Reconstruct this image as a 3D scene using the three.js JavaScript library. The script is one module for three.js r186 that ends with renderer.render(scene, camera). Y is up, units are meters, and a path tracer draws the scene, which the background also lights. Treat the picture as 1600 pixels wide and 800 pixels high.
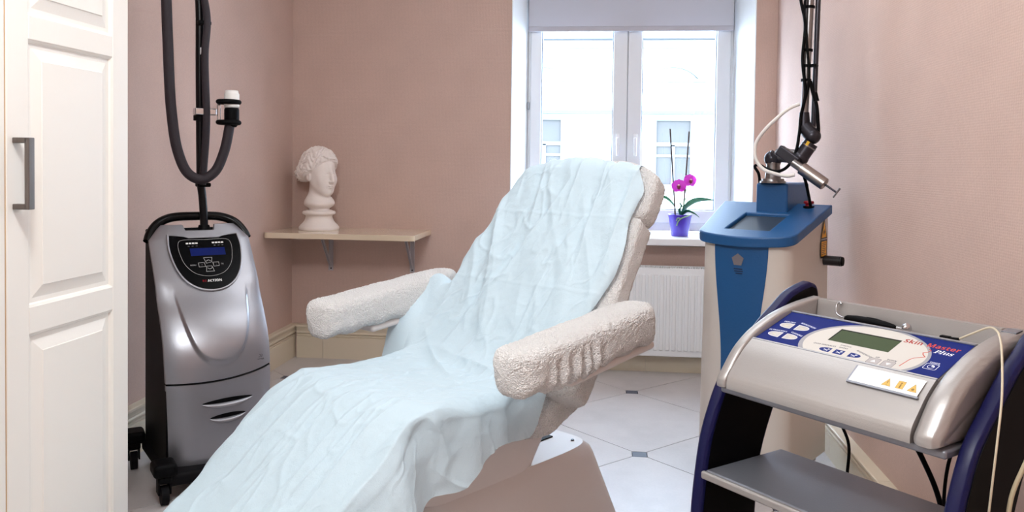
import * as THREE from 'three';
import { RoundedBoxGeometry } from 'three/addons/geometries/RoundedBoxGeometry.js';
import { mergeGeometries, mergeVertices, toCreasedNormals } from 'three/addons/utils/BufferGeometryUtils.js';
import { RectAreaLightUniformsLib } from 'three/addons/lights/RectAreaLightUniformsLib.js';
import { ImprovedNoise } from 'three/addons/math/ImprovedNoise.js';

// ---------------------------------------------------------------- camera, sky, lamps, exposure
const scene = new THREE.Scene();
const camera = new THREE.PerspectiveCamera(2 * Math.atan(400 / 1292.2) * 180 / Math.PI, 2, 0.05, 200);
camera.position.set(0, 1.3, 0);                      // eye height; the room's depth axis is -z
camera.rotation.order = 'YXZ';
camera.rotation.set(-0.02802, 0.11035, 0.0129);
camera.setViewOffset(1600, 800, 0, 108.56, 1600, 800);   // lens shift of the cropped photograph
scene.add(camera);

const renderer = new THREE.WebGLRenderer({ antialias: true });
renderer.toneMapping = THREE.LinearToneMapping;
renderer.toneMappingExposure = 0.77;
renderer.shadowMap.enabled = true;
renderer.shadowMap.type = THREE.PCFSoftShadowMap;
RectAreaLightUniformsLib.init();

scene.background = new THREE.Color().setRGB(0.62, 0.80, 1.0);   // overcast white sky
scene.backgroundIntensity = 28.0;

const LAMP = { x: -0.6, y: 2.66, z: -0.85, r: 0.17, color: [0.92, 0.965, 1.0], power: 9.6 };   // opal globe above the foot of the chair, above the picture
const FILL_PANEL = { x: 0.1, y: 2.9, z: -3.4, w: 1.4, d: 1.2, color: [0.92, 0.965, 1.0], power: 3.8 };   // added fill light: unseen ceiling panel that softly brightens the back wall
const sun = new THREE.DirectionalLight(new THREE.Color().setRGB(1, 0.97, 0.92), 1.2);   // veiled sun behind the house, falls on the facade opposite only
sun.position.set(-14, 34, 22);
sun.target.position.set(0, 2, -24);
sun.castShadow = true;
sun.shadow.mapSize.set(2048, 2048);
Object.assign(sun.shadow.camera, { left: -20, right: 20, top: 20, bottom: -20, near: 1, far: 90 });
scene.add(sun, sun.target);

// ---------------------------------------------------------------- helpers
const V = (x, y, z) => new THREE.Vector3(x, y, z);
const V2 = (x, y) => new THREE.Vector2(x, y);
const D2R = Math.PI / 180;
const clamp = (x, a, b) => Math.min(b, Math.max(a, x));
const mix = (a, b, t) => a + (b - a) * t;
const sstep = (a, b, x) => { const t = clamp((x - a) / (b - a), 0, 1); return t * t * (3 - 2 * t); };
const perlin = new ImprovedNoise();
const noise = (x, y, z = 0) => perlin.noise(x + 31.7, y + 17.3, z + 5.1);
function rng(seed) { let a = seed >>> 0; return () => { a = (a + 0x6D2B79F5) >>> 0; let t = a; t = Math.imul(t ^ (t >>> 15), t | 1); t ^= t + Math.imul(t ^ (t >>> 7), t | 61); return ((t ^ (t >>> 14)) >>> 0) / 4294967296; }; }

const taken = {};
function numbered(name) { const n = taken[name] = (taken[name] ?? -1) + 1; return n ? `${name}_${String(n).padStart(3, '0')}` : name; }
function tag(o, label, category, group, kind) { o.userData.label = label; if (category) o.userData.category = category; if (group) o.userData.group = group; if (kind) o.userData.kind = kind; return o; }
function thing(name, label, category, [x, y, z] = [0, 0, 0], turn = 0, group) {
  const o = new THREE.Group(); o.name = numbered(name); o.position.set(x, y, z); o.rotation.y = turn; scene.add(o);
  return tag(o, label, category, group);
}
function part(name, geo, m, parent, pos, rot) {
  const o = new THREE.Mesh(geo, m); o.name = name; if (pos) o.position.set(...pos); if (rot) o.rotation.set(...rot);
  (parent || scene).add(o); return o;
}
function structure(name, label) { const o = new THREE.Group(); o.name = name; scene.add(o); o.userData.kind = 'structure'; if (label) o.userData.label = label; return o; }

function mat(color, rough = 0.6, metal = 0, more = {}) { return new THREE.MeshPhysicalMaterial({ color: new THREE.Color(color), roughness: rough, metalness: metal, ...more }); }

// geometry
function boxUV(geo, size = 1) {          // uv in metres / size, from the face each triangle looks at
  const g = geo.index ? geo.toNonIndexed() : geo, p = g.attributes.position, uv = new Float32Array(p.count * 2), a = V(), b = V(), c = V(), n = V();
  for (let i = 0; i < p.count; i += 3) {
    a.fromBufferAttribute(p, i); b.fromBufferAttribute(p, i + 1); c.fromBufferAttribute(p, i + 2);
    n.copy(b).sub(a).cross(c.clone().sub(a)); const ax = Math.abs(n.x), ay = Math.abs(n.y), az = Math.abs(n.z);
    [a, b, c].forEach((q, k) => { const [u, v] = ax >= ay && ax >= az ? [q.z, q.y] : ay >= az ? [q.x, q.z] : [q.x, q.y]; uv[(i + k) * 2] = u / size; uv[(i + k) * 2 + 1] = v / size; });
  }
  g.setAttribute('uv', new THREE.BufferAttribute(uv, 2)); return g;
}
const box = (w, h, d, x = 0, y = 0, z = 0) => new THREE.BoxGeometry(w, h, d).translate(x, y, z);
const span = (x0, x1, y0, y1, z0, z1) => box(x1 - x0, y1 - y0, z1 - z0, (x0 + x1) / 2, (y0 + y1) / 2, (z0 + z1) / 2);
const rbox = (w, h, d, r, x = 0, y = 0, z = 0, seg = 3) => new RoundedBoxGeometry(w, h, d, seg, r).translate(x, y, z);
const cyl = (r0, r1, h, seg = 32, x = 0, y = 0, z = 0) => new THREE.CylinderGeometry(r1, r0, h, seg).translate(x, y, z);   // r0 bottom
const lathe = (pts, seg = 48) => new THREE.LatheGeometry(pts.map(p => V2(...p)), seg);
function tube(pts, r, n = 64, k = 10, closed = false) { return new THREE.TubeGeometry(new THREE.CatmullRomCurve3(pts.map(p => V(...p)), closed, 'centripetal'), n, r, k, closed); }
function rod(a, b, r0, r1 = r0, seg = 20) {   // round bar between two points
  const A = V(...a), B = V(...b), d = B.clone().sub(A), g = new THREE.CylinderGeometry(r1, r0, d.length(), seg);
  g.applyQuaternion(new THREE.Quaternion().setFromUnitVectors(V(0, 1, 0), d.clone().normalize())); g.translate((A.x + B.x) / 2, (A.y + B.y) / 2, (A.z + B.z) / 2); return g;
}
const strip = g => { const h = g.index ? g.toNonIndexed() : g.clone(); for (const k of Object.keys(h.attributes)) if (!['position', 'normal', 'uv'].includes(k)) h.deleteAttribute(k); return h; };
const join = (...gs) => mergeGeometries(gs.flat().map(strip));
function shapeOf(pts) { const s = new THREE.Shape(); pts.forEach(([x, y], i) => i ? s.lineTo(x, y) : s.moveTo(x, y)); s.closePath(); return s; }
function smooth(pts, n = 40, closed = true) { return new THREE.CatmullRomCurve3(pts.map(([x, y]) => V(x, y, 0)), closed, 'centripetal').getPoints(n).map(p => [p.x, p.y]); }
function extrude(shape, depth, bevel = 0, seg = 2, curve = 24) { return new THREE.ExtrudeGeometry(shape, { depth, bevelEnabled: bevel > 0, bevelSize: bevel, bevelThickness: bevel, bevelOffset: -bevel, bevelSegments: seg, curveSegments: curve }); }
function grid(nu, nv, f, flip = false) {   // surface from f(u, v) -> [x, y, z], u and v from 0 to 1
  const pos = [], uv = [], idx = [];
  for (let j = 0; j <= nv; j++) for (let i = 0; i <= nu; i++) { pos.push(...f(i / nu, j / nv)); uv.push(i / nu, j / nv); }
  for (let j = 0; j < nv; j++) for (let i = 0; i < nu; i++) { const a = j * (nu + 1) + i, b = a + 1, c = a + nu + 1, d = c + 1; flip ? idx.push(a, c, b, b, c, d) : idx.push(a, b, c, b, d, c); }
  const g = new THREE.BufferGeometry(); g.setAttribute('position', new THREE.Float32BufferAttribute(pos, 3)); g.setAttribute('uv', new THREE.Float32BufferAttribute(uv, 2)); g.setIndex(idx); g.computeVertexNormals(); return g;
}
function pad(L, W, H, { re = W / 2, p = 4, nu = 90, nv = 56, disp = null, half = null } = {}) {   // upholstered pad, length along z, rounded ends
  const pos = [], idx = [];
  for (let i = 0; i <= nu; i++) {
    const w = Math.sin((i / nu - 0.5) * Math.PI) * 0.45 + (i / nu - 0.5) * 1.1, z = w * L, k = clamp((Math.abs(z) - (L / 2 - re)) / re, 0, 1);
    const ws = Math.sqrt(Math.max(0, 1 - k ** 2.2)), hs = Math.max(0, 1 - k ** 5) ** 0.4, hw = half ? half(z / L) : 1;
    for (let j = 0; j < nv; j++) {
      const t = j / nv * Math.PI * 2, c = Math.cos(t), s = Math.sin(t);
      pos.push(W / 2 * ws * hw * Math.sign(c) * Math.abs(c) ** (2 / p), H / 2 * hs * Math.sign(s) * Math.abs(s) ** (2 / p), z);
    }
  }
  for (let i = 0; i < nu; i++) for (let j = 0; j < nv; j++) { const a = i * nv + j, b = i * nv + (j + 1) % nv, c = a + nv, d = b + nv; idx.push(a, b, c, b, d, c); }
  const g = new THREE.BufferGeometry(); g.setAttribute('position', new THREE.Float32BufferAttribute(pos, 3)); g.setIndex(idx); g.computeVertexNormals();
  if (disp) {
    const P = g.attributes.position, N = g.attributes.normal;
    for (let i = 0; i < P.count; i++) { const q = disp(P.getX(i), P.getY(i), P.getZ(i), N.getX(i), N.getY(i), N.getZ(i)); P.setXYZ(i, P.getX(i) + N.getX(i) * q, P.getY(i) + N.getY(i) * q, P.getZ(i) + N.getZ(i) * q); }
    g.computeVertexNormals();
  }
  return g;
}
function surfaceNet(f, lo, hi, h) {   // closed surface where f changes sign (negative inside)
  const n = [0, 1, 2].map(k => Math.ceil((hi[k] - lo[k]) / h) + 1), [nx, ny, nz] = n, F = new Float32Array(nx * ny * nz), id = (x, y, z) => x + nx * (y + ny * z);
  for (let z = 0; z < nz; z++) for (let y = 0; y < ny; y++) for (let x = 0; x < nx; x++) F[id(x, y, z)] = f(lo[0] + x * h, lo[1] + y * h, lo[2] + z * h);
  const cell = new Int32Array(nx * ny * nz).fill(-1), pos = [], idx = [];
  const E = []; for (let a = 0; a < 8; a++) for (const b of [1, 2, 4]) if (!(a & b)) E.push([a, a | b]);
  for (let z = 0; z < nz - 1; z++) for (let y = 0; y < ny - 1; y++) for (let x = 0; x < nx - 1; x++) {
    const v = []; let m = 0; for (let k = 0; k < 8; k++) { v[k] = F[id(x + (k & 1), y + (k >> 1 & 1), z + (k >> 2))]; if (v[k] < 0) m |= 1 << k; }
    if (m === 0 || m === 255) continue;
    let sx = 0, sy = 0, sz = 0, c = 0;
    for (const [a, b] of E) { if ((v[a] < 0) === (v[b] < 0)) continue; const t = v[a] / (v[a] - v[b]); sx += mix(a & 1, b & 1, t); sy += mix(a >> 1 & 1, b >> 1 & 1, t); sz += mix(a >> 2, b >> 2, t); c++; }
    cell[id(x, y, z)] = pos.length / 3; pos.push(lo[0] + (x + sx / c) * h, lo[1] + (y + sy / c) * h, lo[2] + (z + sz / c) * h);
  }
  const quad = (a, b, c, d, flip) => { if (a < 0 || b < 0 || c < 0 || d < 0) return; flip ? idx.push(a, c, b, a, d, c) : idx.push(a, b, c, a, c, d); };
  for (let z = 1; z < nz - 1; z++) for (let y = 1; y < ny - 1; y++) for (let x = 1; x < nx - 1; x++) {
    const s = F[id(x, y, z)] < 0;
    if (s !== F[id(x + 1, y, z)] < 0) quad(cell[id(x, y - 1, z - 1)], cell[id(x, y, z - 1)], cell[id(x, y, z)], cell[id(x, y - 1, z)], !s);
    if (s !== F[id(x, y + 1, z)] < 0) quad(cell[id(x - 1, y, z - 1)], cell[id(x - 1, y, z)], cell[id(x, y, z)], cell[id(x, y, z - 1)], !s);
    if (s !== F[id(x, y, z + 1)] < 0) quad(cell[id(x - 1, y - 1, z)], cell[id(x, y - 1, z)], cell[id(x, y, z)], cell[id(x - 1, y, z)], !s);
  }
  const g = new THREE.BufferGeometry(); g.setAttribute('position', new THREE.Float32BufferAttribute(pos, 3)); g.setIndex(idx); g.computeVertexNormals(); return g;
}

// textures (surface grain only)
function field(size, f) { const d = new Uint8Array(size * size * 4); for (let y = 0; y < size; y++) for (let x = 0; x < size; x++) { const c = f(x, y), o = (y * size + x) * 4; if (Array.isArray(c)) { for (let k = 0; k < 3; k++) d[o + k] = clamp(c[k], 0, 255); } else d[o] = d[o + 1] = d[o + 2] = clamp(c, 0, 1) * 255; d[o + 3] = 255; } return d; }
function dataTex(size, f, srgb = false) { const t = new THREE.DataTexture(field(size, f), size, size); t.wrapS = t.wrapT = THREE.RepeatWrapping; t.magFilter = THREE.LinearFilter; t.minFilter = THREE.LinearMipmapLinearFilter; t.generateMipmaps = true; if (srgb) t.colorSpace = THREE.SRGBColorSpace; t.needsUpdate = true; return t; }
function valueNoise(size, cell, seed) { const r = rng(seed), n = Math.round(size / cell), g = Array.from({ length: n * n }, r), s = t => t * t * (3 - 2 * t); return (x, y) => { const fx = x / cell, fy = y / cell, i = Math.floor(fx), j = Math.floor(fy), u = s(fx - i), v = s(fy - j), at = (a, b) => g[((b % n) + n) % n * n + ((a % n) + n) % n]; return mix(mix(at(i, j), at(i + 1, j), u), mix(at(i, j + 1), at(i + 1, j + 1), u), v); }; }
function canvasTex(w, h, draw) { const c = document.createElement('canvas'); c.width = w; c.height = h; const x = c.getContext('2d'); draw(x, w, h); const t = new THREE.CanvasTexture(c); t.colorSpace = THREE.SRGBColorSpace; return t; }

const n4 = valueNoise(512, 4, 1), n8 = valueNoise(512, 8, 2), n32 = valueNoise(512, 32, 3), n2 = valueNoise(512, 2, 4), n128 = valueNoise(512, 128, 5);
const terryBump = dataTex(512, (x, y) => { const a = Math.abs(n4(x, y) - 0.5) * 2, b = Math.abs(n8(x + 40, y + 9) - 0.5) * 2; return 1 - 0.6 * a - 0.4 * b + 0.25 * (n2(x, y) - 0.5); });          // 0.32 m of looped pile
const grainBump = dataTex(512, (x, y) => 0.5 * n2(x, y) + 0.35 * n4(x, y) + 0.15 * n8(x, y));                                                                                         // cast grain
const clothBump = dataTex(512, (x, y) => 0.35 * n2(x, y) + 0.3 * n8(x, y) + 0.35 * n32(x, y));
const wallBump = dataTex(512, (x, y) => { const w = 0.5 + 0.25 * Math.sin(x / 512 * Math.PI * 2 * 96) + 0.12 * Math.sin(y / 512 * Math.PI * 2 * 64); return w + 0.3 * (n4(x, y) - 0.5) + 0.2 * (n2(x, y) - 0.5); });
const wallColor = dataTex(512, (x, y) => { const k = 0.965 + 0.02 * Math.sin(x / 512 * Math.PI * 2 * 96) + 0.03 * (n4(x, y) - 0.5) + 0.025 * (n128(x, y) - 0.5); return [255 * k, 255 * k, 255 * k]; }, true);
const tileColor = dataTex(512, (x, y) => { const k = 0.93 + 0.05 * n128(x, y) + 0.03 * n32(x, y) + 0.02 * n4(x, y); return [255 * k, 254 * k, 253 * k].map(v => Math.min(255, v)); }, true);
const brush = dataTex(512, (x, y) => 0.5 + 0.35 * (n2(x, Math.floor(y / 64)) - 0.5) + 0.2 * (n8(x, y >> 3) - 0.5));

const M = {
  wall: mat('#d3b6a9', 0.85, 0, { map: wallColor, bumpMap: wallBump, bumpScale: 0.0007 }),
  ceiling: mat('#f0eeea', 0.9),
  reveal: mat('#eef0f1', 0.7),
  pvc: mat('#e4e6ea', 0.35, 0, { clearcoat: 0.2 }),
  skirting: mat('#ddd0ba', 0.38, 0, { bumpMap: grainBump, bumpScale: 0.0003 }),
  tile: mat('#cfc9c8', 0.34, 0, { map: tileColor, bumpMap: grainBump, bumpScale: 0.0002 }),
  joint: mat('#2c2a2b', 0.9),
  inset: mat('#4a4f60', 0.45, 0, { bumpMap: grainBump, bumpScale: 0.0004 }),
  cream: mat('#f2ede5', 0.42, 0, { bumpMap: wallBump, bumpScale: 0.00008 }),
  gunmetal: mat('#77706c', 0.34, 0.85, { bumpMap: brush, bumpScale: 0.0002 }),
  shelf: mat('#e2d0b6', 0.14, 0, { clearcoat: 0.4, clearcoatRoughness: 0.08 }),
  bracket: mat('#c2bdc2', 0.45, 0.1),
  screw: mat('#3b3738', 0.4, 0.8),
  plaster: mat('#f3e9e2', 0.8, 0, { bumpMap: grainBump, bumpScale: 0.0004 }),
  black: mat('#040406', 0.55, 0, { specularIntensity: 0.2 }),
  blackGloss: mat('#07070a', 0.08, 0, { clearcoat: 1, clearcoatRoughness: 0.03 }),
  rubber: mat('#0d0c0f', 0.7, 0, { specularIntensity: 0.3 }),
  hose: mat('#20161e', 0.62, 0, { bumpMap: clothBump, bumpScale: 0.0012 }),
  silver: mat('#9c9ba0', 0.36, 0.8, { bumpMap: grainBump, bumpScale: 0.0001 }),
  console: mat('#b3afad', 0.4, 0.55, { bumpMap: grainBump, bumpScale: 0.00018 }),
  shelfMetal: mat('#8d9099', 0.38, 0.55, { bumpMap: grainBump, bumpScale: 0.0003 }),
  navy: mat('#0a0d42', 0.4, 0, { specularIntensity: 0.6 }),
  chrome: mat('#c9cacd', 0.16, 1),
  steel: mat('#8d8a8a', 0.3, 1),
  gunDark: mat('#3d3c42', 0.32, 0.8),
  white: mat('#f4f2ee', 0.5),
  terry: mat('#fbf9f7', 0.95, 0, { bumpMap: terryBump, bumpScale: 0.0075, sheen: 0.5, sheenRoughness: 0.8, sheenColor: new THREE.Color('#ffffff') }),
  taupe: mat('#e6deda', 0.42, 0, { bumpMap: grainBump, bumpScale: 0.0002 }),
  laserWhite: mat('#dcd3c9', 0.4, 0, { bumpMap: grainBump, bumpScale: 0.0002 }),
  laserBlue: mat('#155288', 0.4, 0, { bumpMap: grainBump, bumpScale: 0.0005 }),
  sheet: mat('#d6ebf6', 0.62, 0, { side: THREE.DoubleSide, transmission: 0.2, thickness: 0, bumpMap: clothBump, bumpScale: 0.0012 }),
  radiator: mat('#f2f3f4', 0.32),
};
M.terry.bumpMap.repeat.set(1, 1);

// ---------------------------------------------------------------- the room (left wall, back wall with the window, right wall; the rest closes it behind the camera)
const XL = -2.045, XR = 1.052, ZB = -5.272, ZF = 1.2, YC = 2.95, TH = 0.25;
const floor = structure('floor', 'pale octagonal floor tiles with small dark corner insets');
part('subfloor', boxUV(span(XL - TH, XR + TH, -0.15, -0.006, ZB - 0.6, ZF + TH)), M.joint, floor);
{
  const half = 0.512, cut = 0.033, gap = 0.002, lim = [XL, XR, ZB, ZF];
  const clipPoly = poly => {
    for (const [k, s, c] of [[0, 1, lim[0]], [0, -1, lim[1]], [1, 1, lim[2]], [1, -1, lim[3]]]) {
      const out = []; for (let i = 0; i < poly.length; i++) {
        const a = poly[i], b = poly[(i + 1) % poly.length], da = s * (a[k] - c), db = s * (b[k] - c);
        if (da >= 0) out.push(a); if ((da >= 0) !== (db >= 0)) { const t = da / (da - db); out.push([mix(a[0], b[0], t), mix(a[1], b[1], t)]); }
      } poly = out; if (poly.length < 3) return null;
    }
    return poly;
  };
  const slab = (poly, top) => { const g = extrude(shapeOf(poly.map(([x, z]) => [x, -z])), 0.006 + top); g.rotateX(-Math.PI / 2); g.translate(0, -0.006, 0); return boxUV(g, 0.9); };
  for (let i = -6; i <= 4; i++) for (let j = -14; j <= 14; j++) {
    const cx = 0.18 + i * half, cz = -4.238 + j * half, odd = (i + j) & 1;
    const a = half - cut - gap, b = cut - gap * 0.4, e = cut - gap;
    const poly = clipPoly((odd ? [[-e, -e], [e, -e], [e, e], [-e, e]] : [[a, -b], [a, b], [b, a], [-b, a], [-a, b], [-a, -b], [-b, -a], [b, -a]]).map(([x, z]) => [cx + x, cz + z]));
    if (poly) part(odd ? 'inset' : 'tile', slab(poly, odd ? -0.0003 : 0), odd ? M.inset : M.tile, floor);
  }
}
const W = { x0: -0.596, x1: 0.921, y0: 0.835, y1: 2.62, zi: -5.60, fx0: -0.521, fx1: 0.838 };   // window opening in the back wall, splayed inwards
const wallBack = structure('wall_back', 'pinkish beige papered wall with the window');
part('wall_surface', boxUV(join(span(XL - TH, W.x0, 0, YC, ZB - 0.42, ZB), span(W.x1, XR + TH, 0, YC, ZB - 0.42, ZB), span(W.x0, W.x1, 0, W.y0 - 0.045, ZB - 0.42, ZB), span(W.x0, W.x1, W.y1, YC, ZB - 0.42, ZB)), 0.5), M.wall, wallBack);
for (const s of [-1, 1]) {   // white splayed reveals
  const xa = s < 0 ? W.x0 : W.x1, xb = s < 0 ? W.fx0 : W.fx1;
  const g = extrude(shapeOf(s < 0 ? [[xa - 0.002, -ZB - 0.004], [xa + 0.004, -ZB - 0.004], [xb, -W.zi], [xb, -W.zi + 0.06], [xa - 0.002, -W.zi + 0.06]] : [[xa + 0.002, -ZB - 0.004], [xa + 0.002, -W.zi + 0.06], [xb, -W.zi + 0.06], [xb, -W.zi], [xa - 0.004, -ZB - 0.004]]), W.y1 - W.y0 + 0.045);
  g.rotateX(-Math.PI / 2); g.translate(0, W.y0 - 0.045, 0); part('window_reveal', boxUV(g), M.reveal, wallBack);
}
part('window_soffit', boxUV(span(W.x0, W.x1, W.y1 - 0.02, W.y1, W.zi - 0.06, ZB)), M.reveal, wallBack);
const wallLeft = structure('wall_left', 'pinkish beige papered wall on the left');
part('wall_surface', boxUV(span(XL - TH, XL, 0, YC, ZB, ZF + TH), 0.5), M.wall, wallLeft);
const wallRight = structure('wall_right', 'pinkish beige papered wall on the right');
part('wall_surface', boxUV(span(XR, XR + TH, 0, YC, ZB, ZF + TH), 0.5), M.wall, wallRight);
const wallFront = structure('wall_front', 'papered wall behind the viewer');
part('wall_surface', boxUV(span(XL, XR, 0, YC, ZF, ZF + TH), 0.5), M.wall, wallFront);
const ceiling = structure('ceiling', 'white ceiling');
part('ceiling_slab', boxUV(span(XL - TH, XR + TH, YC, YC + 0.2, ZB - 0.42, ZF + TH)), M.ceiling, ceiling);

// skirting: glazed profile in lengths of 0.7 m
const skProfile = (H, T) => [[0, 0], [T * 0.62, 0], [T * 0.62, H * 0.62], [T * 0.5, H * 0.635], [T * 0.62, H * 0.66], [T * 0.62, H * 0.7], [T * 0.5, H * 0.715], [T * 0.78, H * 0.745], [T * 0.78, H * 0.775], [T * 0.68, H * 0.8], [T * 0.74, H * 0.85], [T * 0.9, H * 0.92], [T, H * 0.94], [T, H * 0.985], [T * 0.9, H], [0, H]];
function skirtPiece(len, H, T) { return boxUV(extrude(shapeOf(skProfile(H, T)), len)); }   // along +z, thickness towards +x
function skirting(name, label, H, T, cuts, place, m) {
  const o = structure(name, label);
  for (let i = 0; i < cuts.length - 1; i++) { const g = skirtPiece(cuts[i + 1] - cuts[i] - 0.002, H, T); g.translate(0, 0, cuts[i] + 0.001); part('skirting_length', place(g), m, o); }
}
skirting('baseboard_left', 'moulded skirting along the left wall', 0.222, 0.045, [-5.272, -4.6, -3.9, -3.2, -2.5, -1.8, -1.1, -0.4, 0.3, 1.2], g => g.translate(XL, 0, 0), M.skirting);
skirting('baseboard_back', 'cream moulded skirting along the window wall', 0.222, 0.045, [-1.002, -0.98, -0.28, 0.42, 1.12, 1.82, 2.0], g => g.rotateY(-Math.PI / 2).translate(0, 0, ZB), M.skirting);
skirting('baseboard_right', 'moulded skirting along the right wall', 0.165, 0.05, [-1.2, -0.4, 0.3, 1.0, 1.7, 2.4, 3.1, 3.8, 4.5, 5.2], g => g.rotateY(Math.PI).translate(XR, 0, 0), M.skirting);

// ---------------------------------------------------------------- window
const win = structure('window_1', 'white two-sash window with daylight');
{
  const z = W.zi, x0 = W.fx0, x1 = W.fx1, yb = 0.86, yt = 2.60;
  const bar = (a, b, c, d, z0, z1, r = 0.008) => rbox(b - a, d - c, z1 - z0, r, (a + b) / 2, (c + d) / 2, (z0 + z1) / 2, 2);
  part('window_frame', boxUV(join(bar(x0, x0 + 0.05, yb, yt, z - 0.07, z), bar(x1 - 0.05, x1, yb, yt, z - 0.07, z), bar(x0, x1, yb, yb + 0.075, z - 0.07, z), bar(x0, x1, yt - 0.05, yt, z - 0.07, z), bar(0.128, 0.168, yb, yt, z - 0.07, z - 0.005))), M.pvc, win);
  const glass = mat('#ffffff', 0.0, 0, { transmission: 1, thickness: 0, ior: 1.5 }), seal = mat('#8f99a6', 0.6);
  for (const [a, b, ga, gb, hx] of [[x0 + 0.018, 0.147, -0.422, 0.046, 0.089], [0.149, x1 - 0.018, 0.249, 0.722, 0.204]]) {
    const o = new THREE.Group(); o.name = 'sash'; win.add(o);
    const gy0 = 1.01, gy1 = 2.31, s0 = 0.915, s1 = 2.56, zf = z + 0.018;
    part('sash_frame', boxUV(join(bar(a, ga - 0.006, s0, s1, z - 0.05, zf), bar(gb + 0.006, b, s0, s1, z - 0.05, zf), bar(ga - 0.02, gb + 0.02, s0, gy0 - 0.006, z - 0.05, zf), bar(ga - 0.02, gb + 0.02, gy1 + 0.006, s1, z - 0.05, zf))), M.pvc, o);
    part('glazing_bead', boxUV(join(bar(ga - 0.012, ga, gy0 - 0.01, gy1 + 0.01, z - 0.04, zf - 0.008, 0.003), bar(gb, gb + 0.012, gy0 - 0.01, gy1 + 0.01, z - 0.04, zf - 0.008, 0.003), bar(ga, gb, gy0 - 0.012, gy0, z - 0.04, zf - 0.008, 0.003), bar(ga, gb, gy1, gy1 + 0.012, z - 0.04, zf - 0.008, 0.003))), seal, o);
    part('pane', new THREE.PlaneGeometry(gb - ga + 0.02, gy1 - gy0 + 0.02).translate((ga + gb) / 2, (gy0 + gy1) / 2, z - 0.03), glass, o);
    part('handle', join(rbox(0.028, 0.075, 0.012, 0.005, hx, 1.47, zf + 0.006), rod([hx, 1.475, zf], [hx, 1.475, zf + 0.035], 0.009), rbox(0.02, 0.125, 0.016, 0.007, hx, 1.42, zf + 0.04)), mat('#f3f4f6', 0.35), o);
  }
  part('hinge', rbox(0.016, 0.05, 0.02, 0.004, x0 + 0.006, 1.69, z + 0.012), mat('#9aa0a8', 0.4, 0.3), win);
  part('sill', boxUV(rbox(W.x1 - W.x0 + 0.11, 0.045, 0.52, 0.008, (W.x0 + W.x1) / 2, 0.832, -5.36, 3)), mat('#f1f2f4', 0.3), win);
}
{ // roller blind, part way down
  const o = thing('roller_blind', 'pale grey roller blind pulled a little way down in front of the window', 'blind', [0.16, 2.2, -5.55]);
  const fabric = mat('#cfcfd8', 0.95, 0, { side: THREE.DoubleSide, transmission: 0.11, thickness: 0, bumpMap: clothBump, bumpScale: 0.0003 });
  part('fabric', boxUV(span(-0.675, 0.668, 0.012, 0.4, -0.0006, 0.0006), 0.3), fabric, o);
  part('bottom_bar', boxUV(rbox(1.345, 0.034, 0.014, 0.006, -0.003, 0.0, 0, 3)), mat('#b4b0b8', 0.5), o);
  part('roller', new THREE.CylinderGeometry(0.022, 0.022, 1.35, 24).rotateZ(Math.PI / 2).translate(0, 0.4, -0.01), M.pvc, o);
  const beads = []; for (let i = 0; i < 150; i++) beads.push(new THREE.SphereGeometry(0.0032, 6, 5).translate(0.672 + 0.004 * Math.sin(i * 0.05), 0.38 - i * 0.0085, 0.012));
  part('bead_chain', join(beads), mat('#e6e8ec', 0.4), o);
}
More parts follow.
